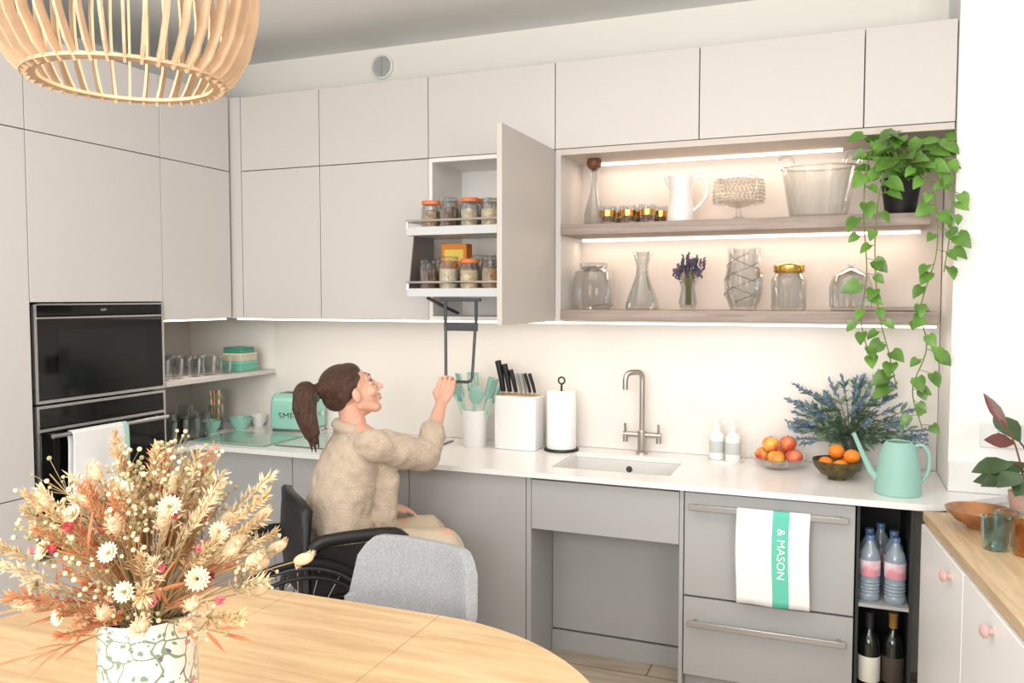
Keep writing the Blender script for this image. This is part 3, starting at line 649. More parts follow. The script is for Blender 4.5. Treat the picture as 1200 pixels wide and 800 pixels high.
part(MB().tube([(-.035,0,.155),(-.055,0,.186),(-.068,0,.20)],[.018,.015,.006],10),"spout",M_cer,t)
t=thing("cake_stand","cut glass cake stand with textured dome","cake stand",(-.39,YS,Z1))
part(MB().lathe([(0,0),(.05,0),(.05,.006),(.015,.02),(.012,.055),(.1,.07),(.105,.078),(0,.078)],n=40),"stand",M_glass2,t)
b=MB(); b.lathe([(.098,.079),(.1,.085),(.1,.13),(.096,.165),(.07,.178),(0,.182)],n=48)
for r_,z in ((.1005,.09),(.1005,.105),(.1005,.12),(.0995,.135),(.098,.15),(.096,.165)):
    for k in range(36):
        a=k*2*math.pi/36+(z*50); b.ell((r_*math.cos(a),r_*math.sin(a),z),.005,nu=6,nv=4)
part(b,"dome",glass("cut_glass",(.93,.92,.90,1),.33,.12),t)
t=thing("ice_bucket","clear acrylic ice bucket with raised side handles","ice bucket",(-.085,YS-.01,Z1))
M_s=Matrix.Diagonal((1.35,.8,1))
part(MB().lathe([(0,0),(.075,0),(.08,.006),(.105,.2),(.101,.2),(.076,.014),(0,.012)],n=40,M=M_s),"bucket_body",M_glass,t)
for s_ in (-1,1): part(MB().tube(spline([(s_*.135,0,.19),(s_*.152,0,.235),(s_*.112,0,.25),(s_*.09,0,.215)],5),.006,8),"handle",M_glass2,t)
part(MB().torus((0,0,.2),.104,.004,M=M_s),"rim",M_glass2,t)
t=thing("glass_storage_jar","large round ribbed glass storage jar","jar",(-1.0,YS,Z2))
part(MB().lathe([(0,0),(.07,0),(.09,.02),(.094,.06),(.094,.12),(.08,.165),(.055,.18),(.055,.185),(.05,.185),(.05,.178),(.075,.163),(.089,.12),(.089,.06),(.085,.022),(0,.01)],n=40),"jar_body",M_glass2,t)
part(MB().lathe([(0,.186),(.06,.186),(.062,.19),(.062,.2),(.02,.205),(0,.205)]).torus((0,0,.183),.057,.004),"lid",M_glass2,t)
solo(MB().lathe([(0,0),(.065,0),(.072,.008),(.07,.03),(.03,.14),(.025,.18),(.042,.245),(.039,.245),(.022,.18),(.027,.14),(.066,.03),(.067,.012),(0,.01)],n=40),"glass_decanter",M_glass2,"flared clear glass decanter on the lower shelf","decanter",loc=(-.785,YS,Z2))
t=thing("lavender_vase","small glass vase of dried purple lavender","flowers",(-.59,YS,Z2))
part(MB().lathe([(0,0),(.03,0),(.04,.03),(.03,.09),(.045,.135),(.042,.135),(.027,.09),(.036,.03),(.026,.01),(0,.008)]),"vase",M_glass2,t)
st=MB(); hd=MB()
for i in range(50):
    a=U(0,6.28); r=U(.0,.07); e=Vector((r*math.cos(a),r*math.sin(a)*.8,U(.17,.235)-r*.3)); st.tube([(r*.2*math.cos(a),r*.2*math.sin(a),.02),(r*.2*math.cos(a),r*.2*math.sin(a),.1),e],.001,4)
    for k in range(16): hd.blade(e+Vector((0,0,-.035*k/16)),Vector((U(-1,1),U(-1,1),.8)),.012,.0036)
part(st,"stem",mat("lav_stem",C(150,140,100),.8),t); part(hd,"flower_spikes",mat("lavender",C(84,76,104),.8,var=.4,vscale=40),t,fix=False)
t=thing("glass_vase","tall hurricane glass vase with swirled bands","vase",(-.365,YS,Z2))
part(MB().lathe([(0,0),(.05,0),(.055,.01),(.075,.06),(.078,.12),(.064,.19),(.068,.25),(.065,.25),(.061,.19),(.074,.12),(.071,.06),(.05,.014),(0,.012)],n=40),"vase_body",M_glass2,t)
b=MB()
for k in range(3):
    P=[]
    for j in range(25):
        a=j*.3+k*2.1; z=.03+.2*j/24; r=.0775 if z<.13 else .0775-(z-.13)*.2
        if z<.06: r=.062+(z-.03)*.45
        P.append((r*math.cos(a),r*math.sin(a),z))
    b.tube(P,.0026,6)
part(b,"swirl",glass("swirl_glass",(.85,.85,.84,1),.5,.1),t)
t=thing("glass_jar","clear glass jar with shiny gold lid","jar",(-.19,YS,Z2))
part(MB().lathe([(0,0),(.062,0),(.068,.01),(.07,.12),(.055,.145),(.052,.15),(.05,.15),(.052,.143),(.066,.12),(.064,.014),(0,.01)],n=40),"jar_body",M_glass2,t)
part(MB().lathe([(0,.15),(.058,.15),(.06,.153),(.06,.178),(.05,.186),(0,.188)],n=40),"lid",M_gold,t)
solo(MB().box(-.17,.17,-.07,.07,0,.014),"wooden_board",M_shelf,"thin brown wooden serving board on the lower shelf","board",loc=(.14,YS-.02,Z2),bevel=.004)
solo(MB().lathe([(.078,0),(.08,.08),(.065,.125),(.03,.145),(.012,.15),(.014,.165),(0,.172),(0,.16),(.03,.141),(.062,.121),(.077,.08),(.075,0),(.078,0)],n=40),"glass_cloche",M_glass2,"clear glass dome on the wooden board","cloche",loc=(.04,YS-.02,Z2+.0145))
# pothos
PP=Vector((.205,3.43,Z1))
t=thing("potted_pothos","trailing green pothos in a black pot on the shelf end","plant",PP)
part(MB().lathe([(0,0),(.05,0),(.053,.005),(.07,.125),(.073,.13),(.07,.133),(.064,.128),(.05,.02),(0,.015)]),"pot",M_blackp,t)
part(MB().lathe([(0,.118),(.062,.118),(.06,.112),(0,.112)]),"soil",mat("soil",C(52,38,28),.95,bump=.8,bscale=80),t)
vines=MB(); lv=MB(); c0=PP+Vector((0,0,.12))
def vine(P,n,side=.03,sz=.056):
    P=spline(P,8); vines.tube(P,.0022,6)
    for k in range(n):
        i=int((k+.6)/n*(len(P)-2))+1; p=P[i]
        a=U(0,6.28); off=Vector((math.cos(a)*.9,-abs(math.sin(a))*.8-.1,U(-.5,.35))).normalized()
        q=p+off*U(.015,side)
        if q.x>.355 and q.y>3.29: q.y=3.285
        vines.tube([p,q],.0012,4,cap=False)
        d=(off+Vector((U(-.4,.4),-.1,-.8))).normalized(); L=sz*U(.7,1.25)
        lv.leaf(q,d,Vector((U(-.6,.6),-1,.55)),L,L*.85,fold=.3,curl=.25,heart=True)
vine([c0,(.15,3.34,2.10),(.09,3.28,2.04),(.075,3.27,1.85),(.09,3.27,1.62),(.075,3.27,1.45),(.11,3.28,1.3)],22,.035)
vine([c0,(.22,3.33,2.05),(.14,3.27,1.97),(.115,3.26,1.75),(.13,3.27,1.5),(.17,3.28,1.33),(.2,3.28,1.2)],22,.035)
vine([c0,(.29,3.33,2.10),(.345,3.28,1.98),(.36,3.27,1.82),(.34,3.27,1.62)],18,.035)
vine([c0,(.25,3.32,2.02),(.30,3.27,1.9),(.315,3.26,1.7),(.27,3.26,1.5),(.29,3.26,1.35),(.25,3.27,1.2),(.285,3.27,1.06)],34,.045,sz=.054)
for k in range(38):
    a=U(0,6.28); e=c0+Vector((math.cos(a)*U(.03,.16),math.sin(a)*.1-.07,U(.02,.17)))
    if e.x>.34: e.x=.34
    vines.tube(bez(c0,c0.lerp(e,.5)+Vector((0,0,.05)),e,4),.0018,5)
    L=U(.055,.085); lv.leaf(e,Vector((math.cos(a),-.4,U(-.4,.4))),Vector((U(-.4,.4),-.8,.7)),L,L*.85,heart=True)
Mleaf=mat("pothos_leaf",C(94,138,54),.35,var=.4,vscale=12)
part(vines,"vines",mat("vine_green",C(110,130,60),.6),t,world=True); part(lv,"leaves",Mleaf,t,world=True,fix=False)
t=thing("power_socket","white double electric socket on the wall","socket",(.545,3.319,1.045))
part(MB().box(-.073,.073,-.008,0,-.043,.043),"face_plate",mat("socket_white",C(226,226,224),.3),t,bevel=.003)
part(MB().box(-.02,-.012,-.0095,-.0075,.01,.022),"rocker_switch",mat("switch_grey",C(190,190,188),.4),t)
# ------------------------------------------------------------ sideboard
SB=(.268,2.985,0); SR=math.radians(6.45)
t=thing("sideboard","white sideboard with oak top and pink knobs","sideboard",SB,rz=SR)
part(MB().box(.012,.47,-1.58,-.012,.06,.798),"body",M_wallw,t)
part(MB().box(0,.48,-1.6,0,.80,.832),"wood_top",M_sideoak,t,bevel=.002)
for i,(a,b_,k) in enumerate(((-.525,-.014,-.40),(-1.05,-.53,-.80),(-1.578,-1.055,-1.3))):
    d=part(MB().box(-.006,.011,a,b_,.07,.793),"door",mat("white_lacquer",C(240,239,238),.35),t,bevel=.0015)
    part(MB().lathe([(0,0),(.008,0),(.008,.01),(.016,.014),(.017,.022),(.01,.028),(0,.029)],c=(-.006,k,.745),M=RY(-90).to_3x3()),"knob",mat("pink_ceramic",C(210,172,168),.3),d)
part(MB().box(.04,.44,-1.54,-.04,0,.06),"base",M_dark,t)
def onSB(lx,ly): 
    v=Matrix.Rotation(SR,3,'Z')@Vector((lx,ly,0)); return (SB[0]+v.x,SB[1]+v.y,.833)
solo(MB().lathe([(0,0),(.035,0),(.038,.006),(.07,.022),(.095,.05),(.098,.056),(.094,.055),(.068,.028),(0,.014)],n=40),"copper_bowl",mat("copper_bowl",C(176,124,84),.35,metal=.5,var=.45,vscale=14),"copper coloured shallow decorative bowl on the sideboard","bowl",loc=onSB(.125,-.17))
t=thing("potted_houseplant","dark leaved houseplant in a pale pink pot","plant",onSB(.285,-.10))
part(MB().lathe([(0,0),(.05,0),(.055,.006),(.065,.095),(.067,.1),(.063,.1),(.05,.02),(0,.015)]),"pot",mat("pink_pot",C(214,178,168),.5),t)
st=MB(); lf=MB()
for (dx,dy,h,L) in ((-.08,-.02,.2,.12),(-.04,.05,.30,.13),(-.03,-.06,.13,.11),(.04,.02,.26,.15),(-.08,.03,.10,.11),(.07,-.05,.18,.14),(-.02,0,.2,.12),(-.09,-.05,.13,.1),(.0,-.08,.08,.1),(-.06,-.07,.16,.11),(.02,-.06,.22,.12)):
    e=Vector((dx*.7,dy,.08+h*.55)); st.tube(bez((0,0,.08),(dx*.2,dy*.2,.08+h*.5),e,6),.003,6)
    lf.leaf(e,Vector((dx*2,dy*2,.12 if h>.2 else -.02)),Vector((0,-.6,.8)),L,L*.58,curl=.2)
part(MB().tube(bez((-.02,0,.1),(-.04,0,.26),(-.09,0,.32),6),.003,6),"stem",M_cork,t)
l2=MB(); l2.leaf(Vector((-.07,0,.29)),Vector((-.45,0,.75)),Vector((0,-1,.2)),.13,.035); l2.leaf(Vector((-.05,0,.25)),Vector((-.6,-.2,.1)),Vector((0,-1,.6)),.09,.05)
part(st,"stems",mat("stem_brown",C(90,60,50),.6),t); part(lf,"leaves",mat("dark_leaf",C(62,84,52),.3,var=.5,vscale=10),t,fix=False); part(l2,"young_leaves",mat("burgundy_leaf",C(104,58,54),.35,var=.3,vscale=10),t,fix=False)
for i,(x,y,m_) in enumerate(((.155,-.33,M_glass2),(.105,-.40,glass("teal_glass",(.72,.88,.88,1),.3)),(.17,-.44,M_amber))):
    solo(MB().lathe([(0,0),(.033,0),(.037,.05),(.04,.09),(.037,.09),(.033,.05),(.03,.012),(0,.012)]),"drinking_glass",m_,("clear","teal","amber")[i]+" glass tumbler standing on the wooden sideboard","glass",loc=onSB(x,y),group="tumblers on the sideboard")
# ------------------------------------------------------------ dining table
CX0,CX1,CY,RT=-1.335,-.90,1.21,.58
t=thing("dining_table","extended light oak dining table with rounded ends","table",((CX0+CX1)/2,CY,0))
def half(cx,sg):
    P=[]
    for k in range(33):
        a=-math.pi/2+math.pi*k/32; P.append((cx+sg*RT*math.cos(a),CY+RT*math.sin(a)))
    return P if sg>0 else P[::-1]
g=.0012
part(MB().prism([(CX0+g,CY-RT),(CX1-g,CY-RT),(CX1-g,CY+RT),(CX0+g,CY+RT)],.722,.75),"extension_leaf",M_oak,t,world=True,bevel=.002)
part(MB().prism(half(CX1,1),.722,.75),"table_top",M_oak,t,world=True,bevel=.002)
part(MB().prism(half(CX0,-1),.722,.75),"table_top",M_oak,t,world=True,bevel=.002)
for sx in (-1,1):
    for sy in (-1,1):
        x=(CX0+CX1)/2+sx*.5; y=CY+sy*.32
        part(MB().tube([(x,y,.721),(x+sx*.05,y+sy*.04,0)],[.03,.018],14),"leg",M_oak,t,world=True)
for y in (CY-.3,CY+.28): part(MB().box(CX0-.3,CX1+.3,y,y+.02,.65,.721),"apron",M_oak,t,world=True)
# ------------------------------------------------------------ chair
M_fab=mat("grey_fabric",C(172,174,178),.95,var=.15,vscale=160,bump=.4,bscale=400,spec=.1)
t=thing("dining_chair","light grey upholstered dining chair tucked under the table","chair",(-1.115,1.81,0),rz=math.radians(-8))
b=MB(); rows=[]; nu,nv=20,14
for j in range(nv+1):
    v=j/nv; row=[]
    for i in range(nu+1):
        u=-1+2*i/nu
        w=.24-.045*v
        top=1-max(0,abs(u)-.72)**2*1.8 if v>.6 else 1
        z=.44+.405*v*top
        x=u*w; y=.20+.05*v-.10*(abs(u)**2.6)*(1-.45*v)
        row.append(b.V((x,y,z)))
    rows.append(row)
for j in range(nv):
    for i in range(nu): b.F((rows[j][i],rows[j][i+1],rows[j+1][i+1],rows[j+1][i]))
o=part(b,"backrest",M_fab,t,angle=80); s=o.modifiers.new("s","SOLIDIFY"); s.thickness=.035; s.offset=0; bv=o.modifiers.new("b","BEVEL"); bv.width=.012; bv.segments=3
part(MB().prism([(-.22,-.22),(-.14,-.25),(.14,-.25),(.22,-.22),(.23,.15),(.19,.2),(-.19,.2),(-.23,.15)],.41,.475),"seat",M_fab,t,bevel=.02)
for sx in (-1,1):
    for sy in (-1,1): part(MB().tube([(sx*.15,sy*.13,.41),(sx*.21,sy*.2,0)],[.016,.01],12),"leg",M_oak,t)
# ------------------------------------------------------------ wheelchair
HB=Vector((-1.725,2.597,0)); TH=math.radians(46.6-90)
t=thing("wheelchair","black manual wheelchair with spoked wheels at the worktop","wheelchair",HB,rz=TH)
My=RY(90).to_3x3()
for sx in (-1,1):
    c=Vector((sx*.245,-.20,.325))
    ty=part(MB().torus(c,.31,.015,M=My,n=56,k=10),"rear_wheel",M_rubber,t)
    part(MB().torus(c,.292,.008,M=My,n=56),"wheel_rim",M_dgrey,ty)
    part(MB().torus(c+Vector((sx*.035,0,0)),.27,.008,M=My,n=56),"push_rim",M_blackp,ty)
    sp=MB()
    for k in range(24):
        a=k*2*math.pi/24; a2=a+(.25 if k%2 else -.25)
        sp.tube([c+Vector((sx*(.015 if k%2 else -.015),.02*math.cos(a2),.02*math.sin(a2))),c+Vector((0,.29*math.cos(a),.29*math.sin(a)))],.0014,5)
    part(sp,"spokes",M_chrome,ty)
    part(MB().tube([c-Vector((.03,0,0)),c+Vector((.03,0,0))],.024,16),"hub",M_dgrey,ty)
    cc=Vector((sx*.2,.30,.065))
    part(MB().torus(cc,.05,.014,M=My,n=24).tube([cc-Vector((.02,0,0)),cc+Vector((.02,0,0))],.02,12).lathe([(0,-.008),(.045,-.008),(.045,.008),(0,.008)],c=cc,M=My,n=16),"caster",M_rubber,t)
    part(MB().tube(spline([(sx*.235,-.15,.67),(sx*.245,-.1,.70),(sx*.245,.12,.70),(sx*.24,.18,.67)],5),[.022]*16,10),"armrest",M_blackp,t)
    part(MB().box(sx*.222-.005,sx*.222+.005,-.15,.17,.50,.67),"side_guard",M_blackp,t,bevel=.005)
fr=MB()
for sx in (-1,1):
    x=sx*.205
    fr.tube(spline([(x,-.165,.80),(x,-.16,.5),(x,-.13,.46),(x,.25,.46),(x,.34,.38),(x*.8,.38,.14)],5),.012,10)
    fr.tube([(x,-.2,.325),(x,-.16,.5)],.012).tube([(x,-.2,.325),(x,.30,.2)],.012).tube([(x*.97,.30,.07),(x,.30,.46)],.01)
fr.tube([(-.245,-.2,.325),(.245,-.2,.325)],.012).tube([(-.17,.38,.14),(.17,.38,.14)],.01)
part(fr,"frame",M_dgrey,t)
part(MB().box(-.20,.20,-.14,.26,.462,.50),"seat",M_blackp,t,bevel=.015)
b=MB(); rows=[]
for j in range(9):
    z=.50+.33*j/8; rows.append([b.V((-.21+.42*i/12,-.145-.03*math.cos((i-6)/6*1.4)-.015*math.sin(j/8*3),z-.03*abs((i-6)/6)**3*(j/8))) for i in range(13)])
for j in range(8):
    for i in range(12): b.F((rows[j][i],rows[j][i+1],rows[j+1][i+1],rows[j+1][i]))
o=part(b,"backrest",M_blackp,t,angle=80); s=o.modifiers.new("s","SOLIDIFY"); s.thickness=.03; s.offset=0
part(MB().box(-.16,.16,.33,.47,.12,.135),"footrest",M_blackp,t,bevel=.004)
# ------------------------------------------------------------ person (local: x right, y forward)
t=thing("person","seated person in beige cardigan reaching up to the shelf handle","person",HB,rz=TH)
Wi=(Matrix.Translation(HB)@Matrix.Rotation(TH,4,'Z')).inverted()
def LP(x,y,z): return Wi@Vector((x,y,z))
hc=LP(-1.678,2.62,1.188)
HM=Matrix.Rotation(math.radians(22),3,'X')
def H(x,y,z): return hc+HM@Vector((x,y,z))
sh_r=Vector((.155,.085,1.01)); sh_l=Vector((-.15,.08,1.01))
el_r=LP(-1.452,2.78,.945); wr_r=LP(-1.480,2.955,1.095)
el_l=Vector((-.215,.03,.80)); wr_l=Vector((-.13,.20,.70))
B=MB()
def tor(pts,n=5):
    for (a,ra),(b2,rb) in zip(pts,pts[1:]):
        for k in range(n):
            s_=k/n; B.ell(Vector(a).lerp(Vector(b2),s_),tuple(p*(1-s_)+q*s_ for p,q in zip(ra,rb)),nu=20,nv=12)
    B.ell(pts[-1][0],pts[-1][1],nu=20,nv=12)
tor([((0,0,.60),(.165,.115,.09)),((0,.0,.70),(.14,.10,.09)),((0,.02,.80),(.125,.09,.09)),((.005,.05,.92),(.13,.095,.09)),((.01,.07,.99),(.13,.075,.05))])
neckb=Vector((.01,.06,1.03)); B.sweep([neckb,H(0,-.03,-.05)],[.05,.046],n=16)
B.sweep([neckb,sh_r,sh_r.lerp(el_r,.5),el_r,el_r.lerp(wr_r,.45),wr_r],[.05,.048,.042,.037,.034,.024],n=14)
B.sweep([neckb,sh_l,el_l,wr_l],[.05,.048,.037,.025],n=14)
for sx in (-1,1):
    B.sweep([(sx*.085,.0,.59),(sx*.1,.38,.59),(sx*.09,.35,.2)],[.085,.06,.036],n=14)
    B.sweep([(sx*.09,.33,.17),(sx*.09,.43,.155)],[.036,.03])
B.ell(H(0,-.018,.025),(.070,.086,.080),M=HM,nu=24,nv=16)
B.ell(H(0,.018,-.022),(.057,.065,.086),M=HM,nu=24,nv=16)
B.sweep([H(-.044,.0,-.055),H(-.025,.05,-.091),H(0,.064,-.098),H(.025,.05,-.091),H(.044,.0,-.055)],[.019,.018,.0165,.018,.019])
B.sweep([H(0,.077,.014),H(0,.094,-.016),H(0,.106,-.032)],[.006,.0075,.0095]); B.ell(H(.010,.09,-.036),.0075); B.ell(H(-.010,.09,-.036),.0075)
B.sweep([H(-.034,.065,.026),H(0,.077,.024),H(.034,.065,.026)],[.010,.0095,.010])
B.sweep([H(-.018,.075,-.058),H(0,.085,-.056),H(.018,.075,-.058)],[.006,.008,.006]); B.sweep([H(-.016,.072,-.072),H(0,.082,-.071),H(.016,.072,-.072)],[.006,.008,.006])
for sx in (-1,1):
    B.ell(H(sx*.034,.054,-.026),(.023,.025,.024)); B.ell(H(sx*.071,-.006,-.012),(.009,.017,.028),M=HM@Matrix.Rotation(sx*.25,3,'Z'))
kn=[(-1.513,3.012,1.178),(-1.492,3.010,1.182),(-1.471,3.010,1.180),(-1.451,3.010,1.173)]
B.sweep([wr_r,LP(-1.483,2.975,1.118)],[.024,.022])
for k in kn: B.sweep([LP(-1.481+(k[0]+1.481)*.5,2.975,1.12),LP(k[0],k[1]-.012,k[2]-.02),LP(*k)],[.016,.0125,.0105],n=8,nu=8)
for k,l in zip(kn,(.95,1.05,1.0,.8)):
    x=k[0]; B.sweep([LP(*k),LP(x,3.026,k[2]+.024*l),LP(x+.002,3.046,k[2]+.02*l),LP(x+.003,3.050,k[2]-.002)],[.0094,.0082,.0075,.0066],n=8,nu=8)
B.sweep([LP(-1.502,2.975,1.125),LP(-1.522,2.992,1.148),LP(-1.516,3.012,1.166),LP(-1.500,3.026,1.172)],[.014,.0115,.0095,.008],n=8,nu=8)
for k in range(4):
    ox=-.03+.018*k; B.sweep([wr_l,wr_l+Vector((ox*.8,.05,-.01)),wr_l+Vector((ox+.01,.085,-.015)),wr_l+Vector((ox+.015,.115,-.028)),wr_l+Vector((ox+.016,.13,-.043))],[.02,.016,.0095,.008,.007],n=8,nu=8)
B.sweep([wr_l+Vector((.012,.02,0)),wr_l+Vector((.042,.05,-.01)),wr_l+Vector((.05,.08,-.02))],[.014,.01,.008],n=8,nu=8)
o=part(B,"body",M_skin,t); remesh(o,.0032,2)
B=MB()
tor([((0,-.005,.575),(.18,.125,.05)),((0,-.005,.66),(.175,.125,.09)),((0,.0,.76),(.163,.122,.09)),((.005,.03,.88),(.16,.122,.08)),((.01,.055,.95),(.155,.112,.06)),((.01,.062,1.0),(.12,.085,.045))])
cuff=el_r.lerp(wr_r,.40)
B.sweep([Vector((.07,.07,.995)),sh_r-Vector((0,0,.008)),sh_r.lerp(el_r,.5)+Vector((0,0,-.012)),el_r+Vector((0,0,-.012)),cuff],[.066,.062,.062,.060,.046],n=18)
B.sweep([sh_r.lerp(el_r,.45)+Vector((0,0,-.04)),el_r+Vector((-.01,-.01,-.035))],[.042,.038],n=14)
B.sweep([Vector((-.07,.07,.995)),sh_l-Vector((0,0,.008)),el_l,wr_l.lerp(el_l,.15)],[.066,.06,.056,.046],n=18)
B.sweep([(.095,.13,.97),(.095,.16,.85),(.08,.15,.72),(.06,.16,.62)],[.035,.045,.05,.035]); B.sweep([(-.08,.13,.97),(-.085,.16,.85),(-.08,.15,.72),(-.08,.16,.62)],[.035,.045,.05,.035])
B.torus(neckb+Vector((0,-.004,.012)),.064,.024,M=Matrix.Rotation(-.3,3,'X'),n=28,k=10)
B.sweep([neckb+Vector((.055,.03,.01)),(.07,.13,.93),(.05,.165,.82)],[.026,.034,.03]); B.sweep([neckb+Vector((-.055,.03,.01)),(-.06,.13,.93),(-.05,.165,.82)],[.026,.034,.03])
B.sweep([cuff.lerp(el_r,.10),cuff],[.054,.052])
o=part(B,"cardigan",knit("knit_beige",C(212,192,170)),t,label="chunky beige knitted cardigan"); remesh(o,.0065,3,.022,.07)
B=MB()
B.ell((0,.02,.585),(.172,.12,.09),nu=20,nv=12)
for sx in (-1,1): B.sweep([(sx*.085,.04,.58),(sx*.1,.385,.575),(sx*.09,.355,.23)],[.092,.074,.06],n=16)
o=part(B,"trousers",mat("trousers_cream",C(206,190,166),.9,bump=.2,bscale=120),t,label="loose cream trousers"); remesh(o,.007,4,.02,.09)
for sx in (-1,1):
    B=MB().sweep([(sx*.09,.325,.178),(sx*.09,.38,.175),(sx*.09,.45,.165)],[.042,.04,.03]); o=part(B,"shoe",mat("shoe_white",C(225,222,216),.6),t); remesh(o,.005,3)
B=MB()
B.ell(H(0,-.032,.034),(.078,.085,.079),M=HM,nu=28,nv=18)
B.ell(H(0,.004,.062),(.061,.052,.042),M=HM,nu=24,nv=14)
B.ell(H(0,-.066,.0),(.060,.050,.052),M=HM,nu=24,nv=14)
for sx in (-1,1): B.sweep([H(sx*.060,.022,.048),H(sx*.067,-.010,.034),H(sx*.058,-.05,.0)],[.014,.018,.026])
for k in range(26):   # combed-back strand ridges
    a=-1.25+2.5*k/25; B.tube(bez(H(.070*math.sin(a),.045-.03*abs(a),.045+.035*math.cos(a)),H(.084*math.sin(a),-.05,.05+.07*math.cos(a)),H(.02*math.sin(a),-.115,.05),8),[.0045,.005,.005,.005,.005,.005,.0045,.004,.004],6)
B.ell(H(0,-.112,.048),.030)
tail=spline([H(0,-.115,.048),H(0,-.145,.048),hc+Vector((.01,-.175,.0)),hc+Vector((.02,-.178,-.06)),hc+Vector((.03,-.165,-.12)),hc+Vector((.03,-.145,-.18))],5)
rr=[.022+.020*math.sin(min(1,(k/len(tail))*1.2)*math.pi*.85) for k in range(len(tail))]; rr[-1]=.010; rr[-2]=.016; rr[-3]=.021
B.sweep(tail,rr)
for k in range(14):
    a=k*.9; q=Vector((.03*math.cos(a),.03*math.sin(a),0)); B.tube([tail[3]+q*.5,tail[9]+q*1.35,tail[15]+q*1.3,tail[20]+q*.9,tail[-1]+q*.5-Vector((0,0,.012*(k%4)))],[.006,.007,.007,.006,.003],6)
o=part(B,"hair",M_hair,t,label="dark brown hair tied in a ponytail"); remesh(o,.003,1)
part(MB().torus(H(0,-.136,.048),.025,.011,M=HM@Matrix.Rotation(math.radians(95),3,'X'),n=24,k=10),"hair_tie",mat("teal_scrunchie",C(70,140,132),.8),t)
for sx in (-1,1):
    part(MB().ell(H(sx*.029,.0655,.004),(.0105,.0105,.0062),M=HM),"eye",mat("eye_white",C(214,208,202),.2),t)
    part(MB().ell(H(sx*.029,.0725,.005),(.0048,.0045,.0048),M=HM,nu=10,nv=8),"iris",mat("iris_brown",C(60,40,28),.2),t)
    part(MB().tube([H(sx*.016,.081,.030),H(sx*.032,.0755,.036),H(sx*.047,.060,.030)],[.0016,.002,.001],6),"eyebrow",M_hair,t)
    part(MB().tube([H(sx*.018,.0745,.0085),H(sx*.03,.077,.0115),H(sx*.043,.066,.0075)],[.0014,.0018,.0014],6),"eyelash",M_hair,t)
part(MB().tube([H(-.020,.079,-.057),H(0,.0922,-.0585),H(.020,.079,-.057)],[.0015,.0034,.0015],8).tube([H(-.016,.077,-.0695),H(0,.0895,-.071),H(.016,.077,-.0695)],[.0015,.004,.0015],8),"lips",mat("lips",C(196,112,108),.4),t)
part(MB().tube([H(-.016,.079,-.0633),H(0,.0885,-.065),H(.016,.079,-.0633)],[.002,.0034,.002],8),"teeth",mat("teeth",C(240,236,228),.3),t)
# ------------------------------------------------------------ vase + dried flowers
VB=Vector((-1.03,1.0,.7505))
def floral():
    m=mat("floral_ceramic",C(236,232,224),.2,coat=.5); nt=m.node_tree; N=nt.nodes; L=nt.links; b=N["Principled BSDF"]
    tc=N.new("ShaderNodeTexCoord")
    def layer(prev,scale,thr,col,edge=False):
        no=N.new("ShaderNodeTexNoise"); no.inputs["Scale"].default_value=9; L.new(tc.outputs["Object"],no.inputs["Vector"])
        mxv=N.new("ShaderNodeMixRGB"); mxv.inputs[0].default_value=.12; L.new(tc.outputs["Object"],mxv.inputs[1]); L.new(no.outputs["Color"],mxv.inputs[2])
        v=N.new("ShaderNodeTexVoronoi"); v.inputs["Scale"].default_value=scale
        if edge: v.feature='DISTANCE_TO_EDGE'
        L.new(mxv.outputs[0],v.inputs["Vector"])
        lt=N.new("ShaderNodeMath"); lt.operation='LESS_THAN'; lt.inputs[1].default_value=thr; L.new(v.outputs["Distance"],lt.inputs[0])
        mx=N.new("ShaderNodeMixRGB"); L.new(lt.outputs[0],mx.inputs[0]); mx.inputs[2].default_value=col
        if prev is None: mx.inputs[1].default_value=C(238,236,230)
        else: L.new(prev,mx.inputs[1])
        return mx.outputs[0]
    p=layer(None,24,.03,C(128,146,120),True); p=layer(p,75,.3,C(120,150,126)); p=layer(p,34,.2,C(200,130,158)); p=layer(p,44,.14,C(120,92,124))
    L.new(p,b.inputs["Base Color"]); return m
solo(MB().lathe([(0,0),(.072,0),(.075,.004),(.076,.01),(.076,.27),(.078,.273),(.077,.277),(.073,.275),(.071,.265),(.071,.012),(0,.01)],n=48),"flower_vase",floral(),"white ceramic vase with green and pink floral pattern","vase",loc=VB)
t=thing("dried_flower_bouquet","large bouquet of cream, pink and rust dried flowers","flowers",(VB.x,VB.y,VB.z+.012))
stm=MB(); cream=MB(); rust=MB(); bunny=MB(); green=MB(); beige=MB()
rim=Vector((0,0,.25))
def stem(e,r=.0013,bend=.5):
    e=Vector(e); d=e-rim; base=Vector((-d.x*.12,-d.y*.12,.0)); rp=rim+Vector((d.x*.17,d.y*.17,0))
    rp.x=max(-.06,min(.06,rp.x)); rp.y=max(-.06,min(.06,rp.y))
    P=[base,rp]+bez(rp,rp+Vector((d.x*.25,d.y*.25,d.z*.6)),e,6)[1:]
    stm.tube(P,r,5); return P,(P[-1]-P[-2]).normalized()
def rdir(elmin=.1,elmax=1.5,flat=.8):
    a=U(0,6.28); el=U(elmin,elmax); return Vector((math.cos(a)*math.cos(el)*.92,math.sin(a)*math.cos(el)*flat,math.sin(el)*.95))
def plume(mb,P,L,w,n,bl=.016,bw=.0022):
    tip=P[-1]; d=(P[-1]-P[-3]).normalized()
    for k in range(n):
        s_=k/n; p=tip-d*L*(1-s_); ww=w*math.sin(math.pi*min(1,s_*.85+.15))
        v=(d*1.2+Vector((U(-1,1),U(-1,1),U(-1,1)))).normalized(); mb.blade(p+v*ww*U(0,.6),v,bl*U(.7,1.3),bw)
